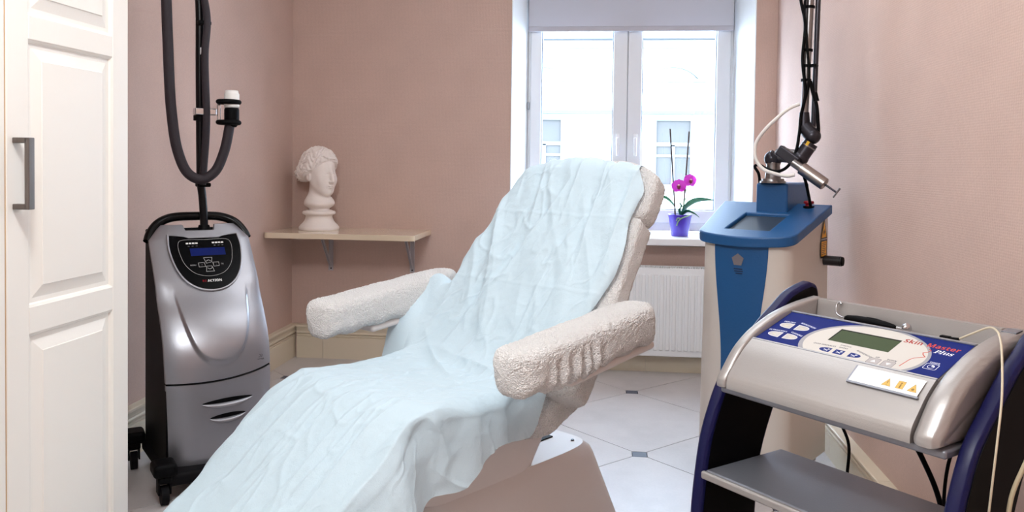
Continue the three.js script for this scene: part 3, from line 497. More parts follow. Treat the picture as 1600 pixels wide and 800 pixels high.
// ---------------------------------------------------------------- treatment chair (x across, y up, +z towards the feet)
const CH = [-0.69, 0, -2.26], CTURN = -36 * D2R;
const chair = thing('treatment_chair', 'reclining treatment chair under white terry covers and a pale blue sheet', 'chair', CH, CTURN);
{
  const o = chair;
  const fuzz = (x, y, z) => 0.002 * noise(x * 75, y * 75, z * 75) + 0.0026 * noise(x * 215, y * 215, z * 215) + 0.004 * noise(x * 9, y * 9, z * 9);
  const terryPad = (L, Wd, H, opt, fn = () => 0) => boxUV(pad(L, Wd, H, { nu: 170, nv: 220, ...opt, disp: (x, y, z) => fuzz(x, y, z) + fn(x, y, z) }), 0.29);
  // seat
  const seat = new THREE.Group(); seat.name = 'seat'; o.add(seat);
  part('terry_cover', terryPad(0.6, 0.6, 0.13, { re: 0.1, p: 5 }, (x, y, z) => -0.004 * Math.max(0, Math.sin(z * 70 + 3 * noise(z * 8, 1))) * sstep(0.0, -0.05, y)), M.terry, seat, [0, 0.558, -0.29]);
  part('seat_pan', boxUV(rbox(0.5, 0.05, 0.56, 0.02, 0, 0.495, -0.3)), M.taupe, seat);
  // back: lower cushion and head cushion
  const A = Math.atan2(0.67, 0.52), back = new THREE.Group(); back.name = 'backrest'; o.add(back);
  back.position.set(0.05, 0.63, -0.46); back.rotation.x = A;              // local -z runs up the back, local y is its front
  part('terry_cover', terryPad(0.7, 0.71, 0.105, { re: 0.045, p: 6, half: k => 1 - 0.075 * sstep(0.1, -0.5, k) }), M.terry, back, [0, -0.066, -0.325]);
  part('head_cushion', terryPad(0.3, 0.65, 0.11, { re: 0.09, p: 5, half: k => 1 - 0.06 * sstep(0.2, -0.5, k) }), M.terry, back, [0, -0.068, -0.748]);
  part('back_shell', boxUV(rbox(0.48, 0.03, 0.66, 0.012, 0, -0.12, -0.3)), M.taupe, back);
  part('rear_skirt', terryPad(0.36, 0.64, 0.16, { re: 0.09, p: 3 }), M.terry, back, [-0.03, -0.12, -0.02], [-0.5, 0, 0]);
  // leg rest
  const leg = new THREE.Group(); leg.name = 'leg_rest'; o.add(leg); leg.position.set(0, 0.635, 0.0); leg.rotation.x = 40 * D2R;
  part('terry_cover', terryPad(0.5, 0.57, 0.11, { re: 0.1, p: 4.5 }), M.terry, leg, [0, -0.072, 0.24]);
  part('leg_shell', boxUV(rbox(0.46, 0.03, 0.44, 0.012, 0, -0.13, 0.24)), M.taupe, leg);
  // arms
  for (const s of [-1, 1]) {
    const arm = new THREE.Group(); arm.name = 'armrest'; o.add(arm); arm.position.set(s * 0.45, s < 0 ? 0.795 : 0.78, s < 0 ? -0.48 : -0.455); arm.rotation.x = 6.2 * D2R;
    const gather = (x, y, z) => { const k = sstep(0.045, -0.03, y) * sstep(0.03, 0.06, s * x * 1.0 + 0.01); return k * 0.014 * Math.sin(z * 120 + 4 * noise(z * 14, 3) + y * 20) * sstep(-0.05, 0.02, z) * sstep(0.26, 0.18, z) - 0.012 * sstep(-0.02, -0.065, y) * (0.6 + 0.4 * Math.sin(z * 55)); };
    part('terry_cover', terryPad(0.645, 0.155, 0.132, { re: 0.08, p: 3.8, nu: 240, nv: 170 }, gather), M.terry, arm);
    part('arm_plate', boxUV(rbox(0.115, 0.026, 0.42, 0.012, 0, -0.066, -0.09)), M.taupe, arm);
    part('arm_bracket', boxUV(rbox(0.14, 0.03, 0.07, 0.012, -s * 0.08, -0.075, -0.24)), M.taupe, arm);
  }
  // lifting column and floor base
  const taper = (pts0, pts1, y0, y1, r) => { const n = 16; return boxUV(grid(64, n, (u, v) => {   // rounded rectangle blending from pts0 (bottom) to pts1 (top): [x0,x1,z0,z1]
    const a = u * Math.PI * 2, c = Math.cos(a), s = Math.sin(a), p = 2 / 7, X = Math.sign(c) * Math.abs(c) ** p, Z = Math.sign(s) * Math.abs(s) ** p, e = v < 0.06 ? 1 : v > 0.9 ? 1 - r * ((v - 0.9) / 0.1) ** 2 : 1;
    const q = k => mix(pts0[k], pts1[k], v); const cx = (q(0) + q(1)) / 2, cz = (q(2) + q(3)) / 2; return [cx + X * (q(1) - q(0)) / 2 * e, mix(y0, y1, v), cz + Z * (q(3) - q(2)) / 2 * e]; }, true)); };
  const lid = (x0, x1, z0, z1, y) => { const p = 2 / 7, pts = Array.from({ length: 64 }, (_, i) => { const a = i / 64 * Math.PI * 2, c = Math.cos(a), s = Math.sin(a); return [(x0 + x1) / 2 + Math.sign(c) * Math.abs(c) ** p * (x1 - x0) / 2, -((z0 + z1) / 2 + Math.sign(s) * Math.abs(s) ** p * (z1 - z0) / 2)]; }); return boxUV(new THREE.ShapeGeometry(shapeOf(pts)).rotateX(-Math.PI / 2).translate(0, y, 0)); };
  part('lift_column', join(taper([-0.2, 0.2, -0.38, 0.12], [-0.22, 0.22, -0.66, -0.12], 0.06, 0.49, 0.0)), M.taupe, o);
  const base = new THREE.Group(); base.name = 'base'; o.add(base);
  part('base_cover', join(taper([-0.3, 0.3, -1.0, 0.2], [-0.22, 0.22, -0.88, 0.1], 0.02, 0.35, 0.05), lid(-0.209, 0.209, -0.857, 0.075, 0.35)), M.taupe, base);
  part('base_slot', boxUV(join(rbox(0.16, 0.006, 0.1, 0.002, 0.0, 0.351, -0.74))), M.black, base);
  part('slot_insert', boxUV(rbox(0.1, 0.008, 0.05, 0.002, 0.0, 0.353, -0.72)), M.bracket, base);
  part('screw', cyl(0.006, 0.006, 0.004, 12, 0.15, 0.352, -0.81), M.screw, base);
  part('foot_plate', boxUV(rbox(0.62, 0.022, 1.22, 0.01, 0, 0.011, -0.4)), M.black, base);
}
// ---------------------------------------------------------------- disposable sheet
{
  const prof = [[1.062, 1.297], [1.04, 1.316], [1.01, 1.322], [0.965, 1.298], [0.9, 1.212], [0.8, 1.083], [0.7, 0.956], [0.6, 0.83], [0.53, 0.742], [0.47, 0.685], [0.41, 0.658], [0.32, 0.648], [0.2, 0.65], [0.1, 0.656], [0.03, 0.659], [-0.03, 0.65], [-0.09, 0.617], [-0.18, 0.541], [-0.28, 0.456], [-0.37, 0.38], [-0.43, 0.318], [-0.465, 0.24], [-0.48, 0.14]];
  const cur = new THREE.CatmullRomCurve3(prof.map(([s, y]) => V(s, y, 0)), false, 'centripetal'); cur.arcLengthDivisions = 1200; const Ltot = cur.getLength();
  const NV = 460, NU = 300, C = [], T = []; for (let j = 0; j <= NV; j++) { C.push(cur.getPointAt(j / NV)); T.push(cur.getTangentAt(j / NV)); }
  const rot = (x, y, a) => [x * Math.cos(a) - y * Math.sin(a), x * Math.sin(a) + y * Math.cos(a)];
  const ridge = (x, y, z) => { const n = noise(x, y, z); return 1 - Math.min(1, Math.abs(n) * 3.2); };
  const fin = (x, y, z) => { const n = Math.abs(noise(x, y, z)); return n < 0.16 ? (1 - n / 0.16) ** 1.5 * sstep(-0.1, 0.25, noise(x * 0.45, y * 0.45, z + 7)) : 0; };   // sharp crumple ridges
  const crease = (d, w) => Math.exp(-((d / w) ** 2));
  const hang = { // hem lengths beyond the flat width, by distance along the chair (s)
    right: s => s > 0.52 ? -0.008 + 0.006 * Math.sin(s * 30) : mix(-0.008, 0.0, sstep(0.53, 0.47, s)) + mix(0, 0.115, sstep(0.5, 0.38, s)) + 0.075 * sstep(0.36, 0.0, s) + 0.09 * sstep(0.05, -0.2, s) + 0.02 * Math.sin(s * 21),
    left: s => 0.13 + 0.05 * sstep(0.5, 0.2, s) + 0.05 * sstep(0.1, -0.4, s) + 0.018 * Math.sin(s * 17 + 1),
  };
  const FOLDS = [[-0.02, 0.9, -0.13, 0.6, 0.012, 0.012], [0.13, 0.86, 0.06, 0.71, 0.012, 0.01], [0.06, 0.71, 0.1, 0.56, 0.012, 0.009], [-0.3, 0.86, -0.17, 0.66, 0.014, 0.012], [-0.14, 0.69, -0.15, 0.52, 0.012, 0.011], [-0.17, 1.0, -0.1, 0.8, 0.01, 0.008], [0.1, 1.0, 0.18, 0.7, 0.009, 0.007], [0.0, 1.02, 0.02, 0.85, 0.008, 0.006], [0.24, 1.0, 0.28, 0.75, 0.01, 0.008],
    [-0.062, -0.02, -0.083, -0.26, 0.01, 0.01], [0.204, -0.01, 0.171, -0.32, 0.012, 0.013], [0.085, -0.03, 0.061, -0.28, 0.01, 0.01], [-0.219, -0.01, -0.32, -0.28, 0.012, 0.012], [-0.14, -0.03, -0.17, -0.3, 0.01, 0.009], [0.0, -0.04, -0.02, -0.2, 0.008, 0.007], [0.14, -0.03, 0.11, -0.3, 0.009, 0.009], [0.3, 0.02, 0.3, -0.3, 0.016, 0.014],
    [-0.2, 0.2, 0.28, 0.31, 0.014, 0.008], [-0.27, 0.5, 0.15, 0.25, 0.014, 0.01], [-0.1, 0.45, 0.25, 0.4, 0.016, 0.012], [-0.2, 0.07, 0.2, 0.1, 0.012, 0.005]];
  const g = grid(NU, NV, (u, v) => {
    const j = Math.round(v * NV), c = C[j], t = T[j], s = c.x, n = [-t.y * -1, t.x * -1];   // tangent runs head to foot; normal to the upper side
    let nx = t.y, ny = -t.x; if (ny < 0 && s > -0.3) { nx = -nx; ny = -ny; }
    const onBack = sstep(0.47, 0.6, s), onLeg = sstep(0.0, -0.12, s), arc = v * Ltot;
    const cOff = 0.05 * sstep(0.4, 0.75, s), Wf = mix(0.315, 0.345, onBack) - 0.03 * sstep(0.7, 0.88, s) - 0.055 * sstep(0.85, 1.0, s), rho = 0.04, W0 = Wf - rho;
    const aR = Wf + hang.right(s) - 0.012 * sstep(0.93, 1.03, s), aL = -(Wf + hang.left(s) * mix(1, 0.8, sstep(0.9, 1.0, s)));
    const a = mix(aL, aR, u), sg = Math.sign(a), over = Math.abs(a) - W0;
    let tt, drop = 0, bend = 0;
    if (over <= 0) tt = a; else if (over < rho * Math.PI / 2) { bend = over / rho; tt = sg * (W0 + rho * Math.sin(bend)); drop = rho * (1 - Math.cos(bend)); }
    else { const r = over - rho * Math.PI / 2, flare = sg > 0 ? 0.16 + 0.12 * onLeg : 0.1 + 0.75 * sstep(0.62, 0.52, s) * sstep(0.32, 0.42, s); bend = Math.PI / 2; tt = sg * (W0 + rho + r * flare); drop = rho + r * Math.sqrt(Math.max(0.05, 1 - flare * flare)); }
    // hanging parts fall straight down; on the back they wrap round the cushion
    const dS = mix(0, -nx, onBack * 0.9), dY = mix(-1, -ny, onBack * 0.9), dl = Math.hypot(dS, dY) || 1;
    let S = s + dS / dl * drop, Yy = c.y + dY / dl * drop;
    // bunched flap standing between the back and the left arm
    const bunch = sg < 0 ? sstep(0.66, 0.58, s) * sstep(0.42, 0.52, s) * sstep(W0 * 1.0, Wf + 0.1, Math.abs(a)) : 0;
    const arch = sstep(0.9, 1.02, s) * 0.032 * (a / Wf) ** 2; Yy -= arch; S -= arch * 0.5;   // the head end is rounded
    Yy += bunch * 0.15; tt -= bunch * 0.04;
    // wrinkles
    const flatW = 1 - sstep(0, Math.PI / 2, bend);
    let h = 0;
    for (const [a0, s0, a1, s1, wd, amp] of FOLDS) { const dx = a1 - a0, dy = s1 - s0, L2 = dx * dx + dy * dy, q = clamp(((a - a0) * dx + (s - s0) * dy) / L2, 0, 1), wob = 0.006 * noise(s * 9, a0 * 40), d = ((a - a0) * dy - (s - s0) * dx) / Math.sqrt(L2) + wob, e = Math.hypot(a - a0 - dx * q, s - s0 - dy * q), k = Math.exp(-((Math.max(0, e - Math.abs(d)) / 0.05) ** 2)) * Math.sin(Math.PI * clamp(q, 0.12, 0.88)); h += 1.15 * amp * k * (Math.exp(-Math.abs(d) / (wd * 0.7)) - 0.6 * Math.exp(-(((d - wd * 2.2) / (wd * 2)) ** 2))); }
    { const [x, y] = rot(a, arc, 0.48); const k = onBack; h += k * (0.006 * (ridge(x * 5.2, y * 0.8, 1.5) - 0.5) + 0.006 * (ridge(x * 11, y * 1.6, 7.5) - 0.5)); }
    { const [x, y] = rot(a, arc, 0.12); h += onBack * 0.004 * ridge(x * 8, y * 0.7, 12.5); }
    h -= onBack * 0.007 * sstep(0.012, -0.004, (a - 0.13 - 0.02 * arc)) * sstep(-0.05, 0.03, a - 0.06 - 0.02 * arc);   // edge of a folded flap
    { const [x, y] = rot(a, arc, -0.1 + 0.5 * a); h += onLeg * (0.009 * (ridge(x * 9, y * 1.3, 3.5) - 0.45) + 0.004 * ridge(x * 19, y * 2.2, 9.5)); }
    h += (1 - onBack) * (1 - onLeg) * (0.005 * (ridge(a * 4, arc * 6, 4.5) - 0.5) + 0.004 * noise(a * 9, arc * 9, 2));
    h += 0.0032 * (ridge(a * 7 + arc * 2, arc * 4 - a * 3, 21.5) - 0.4);
    h += 0.0025 * noise(a * 14, arc * 14, 8.2) + 0.0012 * noise(a * 38, arc * 38, 1.1);
    h += 0.0045 * fin(a * 11 - arc * 4, arc * 6 + a * 3, 33.5) + 0.003 * fin(a * 17 + arc * 9, arc * 8 - a * 6, 51.5);
    h += 0.0018 * (crease(arc - 0.62, 0.006) + crease(arc - 0.33, 0.006) + crease(arc - 1.22, 0.006) * 0.6) + 0.003 * (crease(a + 0.05, 0.005) + crease(a - 0.16, 0.005)) * (1 - onBack);   // fold lines of the packing
    h += 0.006 * crease(s - 0.015, 0.02) * (0.5 + noise(a * 20, 3.3));
    const hg = 1 - flatW; const wave = hg * (0.016 * Math.sin(arc * 17 + 2.5 * noise(arc * 4, sg)) + 0.012 * noise(arc * 12, a * 4, 6));
    S += nx * h * flatW; Yy += ny * h * flatW; tt += sg * (wave + h * hg);
    const crawl = onLeg * hg * 0.03 * sstep(0, 0.2, over); tt += sg * crawl;
    return [tt + cOff, Yy, -S];
  }, true);
  const o = part(numbered('disposable_sheet'), boxUV(g, 0.35), M.sheet, scene, CH); o.rotation.y = CTURN;
  tag(o, 'pale blue disposable sheet draped along the treatment chair', 'sheet');
}
// ---------------------------------------------------------------- blue and cream laser with articulated arm
{
  const o = thing('laser_machine', 'blue and cream laser machine with a jointed metal arm, right of the window', 'machine', [0.664, 0, -3.57], -31 * D2R);
  const slope = 0.244, topY = z => 1.0 + slope * (0.225 - z);
  const half = (front, rear, zf, zr, bow, lrear = rear) => { // plan outline: straight back, rounded bowed front
    const s = new THREE.Shape(); s.moveTo(-lrear, -zr); s.lineTo(-front, -zf + 0.07); s.quadraticCurveTo(-front, -zf + 0.012, -front + 0.06, -zf - 0.004);
    s.quadraticCurveTo(0, -zf - bow * 2, front - 0.06, -zf - 0.004); s.quadraticCurveTo(front, -zf + 0.012, front, -zf + 0.07); s.lineTo(rear, -zr); s.closePath(); return s; };
  // shapes are drawn with y = -z
  const bodyShape = half(0.185, 0.2, 0.2, -0.24, 0.016);
  const bodyPts = bodyShape.getPoints(24);
  const frontZ = x => { const pts = bodyPts.filter(p => p.y < -0.1).sort((a, b) => a.x - b.x); for (let i = 0; i < pts.length - 1; i++) if (x >= pts[i].x && x <= pts[i + 1].x) return -mix(pts[i].y, pts[i + 1].y, (x - pts[i].x) / Math.max(1e-6, pts[i + 1].x - pts[i].x)); return 0.2; };
  const raise = (g, y0, fn) => { const P = g.attributes.position; for (let i = 0; i < P.count; i++) { const y = P.getY(i), z = P.getZ(i); P.setY(i, mix(y0, fn(z), y)); const k = 1 + 0.05 * (1 - y); P.setX(i, P.getX(i) * k); P.setZ(i, z * (z > 0 ? k : 1)); } g.computeVertexNormals(); return g; };
  const bg = extrude(bodyShape, 1, 0, 1, 24).rotateX(-Math.PI / 2);
  part('body', boxUV(raise(bg, 0.075, z => topY(z) - 0.018)), M.laserWhite, o);
  // blue front strip, narrowing towards the floor
  const half2 = y => y > 0.5 ? mix(0.072, 0.112, sstep(0.5, 1.0, y)) : mix(0.058, 0.072, sstep(0.1, 0.5, y));
  part('front_strip', boxUV(join(...[0.0025].map(off => grid(24, 40, (u, v) => { const y = mix(0.09, 0.99, v), x = mix(-1, 1, u) * half2(y), k = 1 + 0.05 * (1 - (y - 0.075) / 0.93); return [x * 1.0 - 0.004, y, frontZ(clamp(x, -0.17, 0.17)) * k + off]; })))), M.laserBlue, o);
  // console slab with recessed screen
  const sl = half(0.205, 0.214, 0.215, -0.25, 0.026, 0.272); const hole = new THREE.Path([V2(-0.1, 0.085), V2(0.085, 0.085), V2(0.085, -0.145), V2(-0.1, -0.145)].map(p => p)); sl.holes.push(hole);
  const shear = g => { const P = g.attributes.position; for (let i = 0; i < P.count; i++) P.setY(i, P.getY(i) + slope * (0.225 - P.getZ(i))); g.computeVertexNormals(); return g; };
  part('console_slab', boxUV(shear(extrude(sl, 0.03, 0.006, 3).rotateX(-Math.PI / 2).translate(0, 0.988, 0)), 0.4), M.laserBlue, o);
  part('screen_well', boxUV(shear(box(0.19, 0.004, 0.235, -0.0075, 0.993, 0.03))), mat('#0a2f5c', 0.5), o);
  part('screen', boxUV(shear(box(0.18, 0.004, 0.222, -0.0075, 1.009, 0.03))), mat('#39424e', 0.3, 0, { specularIntensity: 0.35 }), o);
  for (const s of [-1, 1]) for (const z of [-0.06, 0.035, 0.13]) part('ridge', boxUV(shear(rbox(0.085, 0.006, 0.008, 0.003, s * 0.152 - 0.004, 1.0185, z))), M.laserBlue, o);
  part('badge', shear(new THREE.CylinderGeometry(0.055, 0.055, 0.004, 40).scale(1, 1, 0.32).translate(-0.005, 1.019, 0.195)), mat('#37507a', 0.4, 0.3), o);
  { const t = canvasTex(256, 64, c => { c.clearRect(0, 0, 256, 64); c.strokeStyle = '#8ea6c4'; c.lineWidth = 5; c.beginPath(); for (let i = 0; i < 11; i++) { const x = 24 + i * 20; c.moveTo(x, 44); c.lineTo(x + 5, i % 3 ? 22 : 14); c.lineTo(x + 12, 40); } c.stroke(); });
    part('badge_print', shear(new THREE.PlaneGeometry(0.09, 0.024).rotateX(-Math.PI / 2).translate(-0.005, 1.0216, 0.195)), new THREE.MeshPhysicalMaterial({ map: t, transparent: true, roughness: 0.5 }), o); }
  // emblem: grey pentagon above three dark bars
  const fz = x => frontZ(x) * 1.005 + 0.0045;
  const pent = shapeOf(Array.from({ length: 5 }, (_, i) => [0.026 * Math.sin(i / 5 * Math.PI * 2), 0.026 * Math.cos(i / 5 * Math.PI * 2)]));
  part('emblem', extrude(pent, 0.002).translate(-0.012, 0.925, fz(0) - 0.001), mat('#8b8386', 0.4, 0.5), o);
  for (let i = 0; i < 3; i++) part('emblem_bar', boxUV(rbox(0.036 - (i === 2 ? 0.008 : 0), 0.004, 0.002, 0.0008, -0.01 + i * 0.002, 0.889 - i * 0.009, fz(0))), mat('#0b2142', 0.5), o);
  // warning stickers on the right side
  const stick = canvasTex(256, 512, c => { c.clearRect(0, 0, 256, 512); c.fillStyle = '#151210'; c.beginPath(); c.moveTo(128, 6); c.lineTo(250, 262); c.lineTo(6, 262); c.closePath(); c.fill(); c.fillStyle = '#f2ab1c'; c.beginPath(); c.moveTo(128, 44); c.lineTo(222, 246); c.lineTo(34, 246); c.closePath(); c.fill(); c.fillStyle = '#151210'; c.beginPath(); c.arc(124, 178, 22, 0, 7); c.fill(); c.lineWidth = 6; c.strokeStyle = '#151210'; for (let i = 0; i < 12; i++) { const a = i / 12 * 6.283; c.beginPath(); c.moveTo(124, 178); c.lineTo(124 + 36 * Math.cos(a), 178 + 36 * Math.sin(a)); c.stroke(); } c.beginPath(); c.moveTo(124, 178); c.lineTo(200, 178); c.stroke(); c.fillStyle = '#151210'; c.fillRect(6, 276, 244, 230); c.fillStyle = '#f2ab1c'; c.fillRect(26, 296, 204, 190); c.fillStyle = '#6b4a10'; for (let i = 0; i < 7; i++) c.fillRect(50, 316 + i * 23, i % 3 === 2 ? 110 : 155, 8); });
  part('warning_sticker', new THREE.PlaneGeometry(0.088, 0.17).rotateY(Math.PI / 2).translate(0.2025, 1.0, -0.185), new THREE.MeshPhysicalMaterial({ map: stick, transparent: true, roughness: 0.5 }), o);
  // tower, emergency button, handle, base and casters
  part('tower', boxUV(rbox(0.138, 0.24, 0.29, 0.012, 0.0, 1.11, -0.25, 4), 0.4), M.laserBlue, o);
  part('emergency_button', lathe([[0, 0], [0.022, 0], [0.022, 0.016], [0.014, 0.018], [0.014, 0.026], [0.021, 0.028], [0.022, 0.036], [0.018, 0.04], [0, 0.041]], 28).translate(0.13, 1.115, -0.2), mat('#8e1220', 0.35), o);
  part('button_collar', cyl(0.023, 0.023, 0.018, 28, 0.13, 1.124, -0.2), M.black, o);
  part('push_handle', rod([-0.27, 0.905, -0.2], [0.272, 0.905, -0.2], 0.021), mat('#0b0c12', 0.35), o);
  part('handle_cap', rod([0.266, 0.905, -0.2], [0.279, 0.905, -0.2], 0.0215, 0.018), M.black, o);
  part('plinth', boxUV(extrude(half(0.18, 0.18, 0.19, -0.23, 0.012), 0.045).rotateX(-Math.PI / 2).translate(0, 0.05, 0)), M.rubber, o);
  for (const [x, z] of [[-0.165, 0.17], [0.165, 0.17], [-0.165, -0.19], [0.165, -0.19]]) { const c = new THREE.Group(); c.name = 'caster'; o.add(c); c.position.set(x, 0, z); part('wheel', new THREE.CylinderGeometry(0.027, 0.027, 0.024, 24).rotateZ(Math.PI / 2).translate(0, 0.027, 0.01), mat('#26303c', 0.4), c); part('fork', boxUV(rbox(0.036, 0.03, 0.04, 0.006, 0, 0.052, 0)), M.steel, c); }
  // articulated arm
  const A = new THREE.Group(); A.name = 'articulated_arm'; A.position.x = -0.012; o.add(A); const z = -0.12;
  part('flange', join(cyl(0.054, 0.054, 0.008, 40, 0.012, 1.234, z), cyl(0.048, 0.046, 0.01, 40, 0.012, 1.243, z)), M.steel, A);
  part('column', lathe([[0.034, 0], [0.033, 0.01], [0.028, 0.062], [0.031, 0.066], [0.031, 0.09], [0, 0.09]], 40).translate(0.012, 1.246, z), M.steel, A);
  part('elbow', join(rod([0.004, 1.318, z], [0.03, 1.352, z], 0.032, 0.034, 28), new THREE.SphereGeometry(0.035, 24, 16).translate(0.008, 1.334, z)), M.gunDark, A);
  part('cross_tube', join(rod([0.03, 1.349, z], [0.125, 1.345, z + 0.02], 0.029, 0.029, 28), rod([0.068, 1.348, z + 0.008], [0.078, 1.348, z + 0.01], 0.0305, 0.0305, 28)), M.steel, A);
  part('knuckle', join(new THREE.SphereGeometry(0.034, 24, 16).translate(0.135, 1.34, z + 0.02), rod([0.135, 1.34, z + 0.02], [0.175, 1.402, z + 0.01], 0.032, 0.03, 28)), M.gunDark, A);
  part('knuckle_ring', rod([0.163, 1.384, z + 0.013], [0.166, 1.389, z + 0.012], 0.0325, 0.0325, 28), M.steel, A);
  part('yellow_mark', boxUV(rbox(0.012, 0.02, 0.004, 0.001).rotateZ(-0.55).translate(0.17, 1.398, z + 0.0425)), mat('#e0b01c', 0.5), A);
  part('upper_knuckle', join(new THREE.SphereGeometry(0.034, 24, 16).translate(0.178, 1.43, z + 0.005), rod([0.178, 1.43, z + 0.005], [0.143, 1.47, z], 0.033, 0.03, 28)), M.gunDark, A);
  part('lower_tube_socket', rod([0.142, 1.455, z], [0.14, 1.53, z], 0.025, 0.02, 28), M.gunDark, A);
  part('arm_tube', rod([0.14, 1.48, z], [0.163, 2.32, z], 0.0155, 0.0155, 24), M.steel, A);
  part('return_tube', rod([0.172, 1.44, z - 0.02], [0.186, 2.32, z - 0.02], 0.0105, 0.0105, 20), M.gunDark, A);
  for (const y of [1.66, 1.785, 1.965, 1.72]) part('strap', rod([0.139 + (y - 1.48) * 0.0274, y, z], [0.1393 + (y - 1.48) * 0.0274, y + 0.011, z], 0.021, 0.021, 20), M.black, A);
  part('strap_clip', boxUV(rbox(0.05, 0.012, 0.035, 0.004, 0.165, 1.725, z)), M.black, A);
  const HP = new THREE.Group(); HP.name = 'laser_handpiece'; A.add(HP);
  const h0 = [0.1, 1.335, z + 0.075], dir = [0.155, -0.105, 0.0], at = (k, dz = 0) => [h0[0] + dir[0] * k, h0[1] + dir[1] * k, h0[2] + dz];
  part('holder_block', boxUV(rbox(0.1, 0.045, 0.04, 0.006).rotateZ(-0.6).translate(0.098, 1.345, z + 0.062)), M.gunDark, HP);
  part('handpiece_neck', rod(at(0.15), at(0.4), 0.018, 0.018, 28), M.steel, HP);
  part('handpiece_barrel', join(rod(at(0.38), at(0.98), 0.0265, 0.0265, 36), rod(at(0.98), at(1.0), 0.0265, 0.022, 36)), mat('#a39a95', 0.28, 1, { bumpMap: brush, bumpScale: 0.0003 }), HP);
  part('spacer_rod', rod(at(1.0), at(1.3), 0.0045, 0.004, 14), M.gunDark, HP);
  part('spacer_tip', rod([at(1.3)[0] + 0.012, at(1.3)[1] + 0.018, at(1.3)[2]], [at(1.3)[0] - 0.014, at(1.3)[1] - 0.02, at(1.3)[2]], 0.0045, 0.0035, 14), M.steel, HP);
  // hoses and leads along the arm
  part('air_hose', tube([[0.128, 1.565, z + 0.03], [0.09, 1.545, z + 0.045], [0.045, 1.505, z + 0.06], [-0.005, 1.45, z + 0.075], [-0.035, 1.395, z + 0.085], [-0.03, 1.335, z + 0.095], [0.005, 1.29, z + 0.1], [0.06, 1.27, z + 0.1], [0.11, 1.262, z + 0.098], [0.135, 1.268, z + 0.09]], 0.0075, 110, 10), mat('#e7e3dd', 0.45), A);
  part('signal_lead', tube([[-0.045, 1.23, z], [-0.05, 1.27, z + 0.005], [-0.066, 1.3, z + 0.01], [-0.045, 1.308, z + 0.02], [0.0, 1.29, z + 0.04], [0.05, 1.28, z + 0.05], [0.09, 1.3, z + 0.05], [0.12, 1.36, z + 0.04], [0.13, 1.44, z + 0.028], [0.135, 1.52, z + 0.024], [0.15, 1.6, z + 0.024], [0.135, 1.75, z + 0.022], [0.142, 1.9, z + 0.022], [0.12, 2.02, z + 0.022], [0.13, 2.3, z + 0.02]], 0.0065, 180, 10), M.black, A);
  part('second_lead', tube([[0.14, 1.545, z + 0.02], [0.165, 1.66, z + 0.026], [0.155, 1.8, z + 0.028], [0.14, 1.95, z + 0.028], [0.15, 2.08, z + 0.028], [0.145, 2.3, z + 0.026]], 0.0055, 90, 10), M.black, A);
  part('side_lead', join(tube([[0.165, 1.66, z + 0.01], [0.18, 1.6, z + 0.01], [0.192, 1.56, z + 0.008], [0.198, 1.5, z + 0.006], [0.2, 1.44, z + 0.004], [0.185, 1.4, z + 0.004]], 0.0075, 60, 10), rod([0.184, 1.61, z + 0.01], [0.192, 1.575, z + 0.01], 0.011, 0.012)), M.black, A);
  part('drop_lead', tube([[0.13, 1.3, z + 0.01], [0.142, 1.25, z - 0.02], [0.15, 1.18, z - 0.05], [0.155, 1.12, z - 0.07]], 0.0065, 40, 10), M.black, A);
}
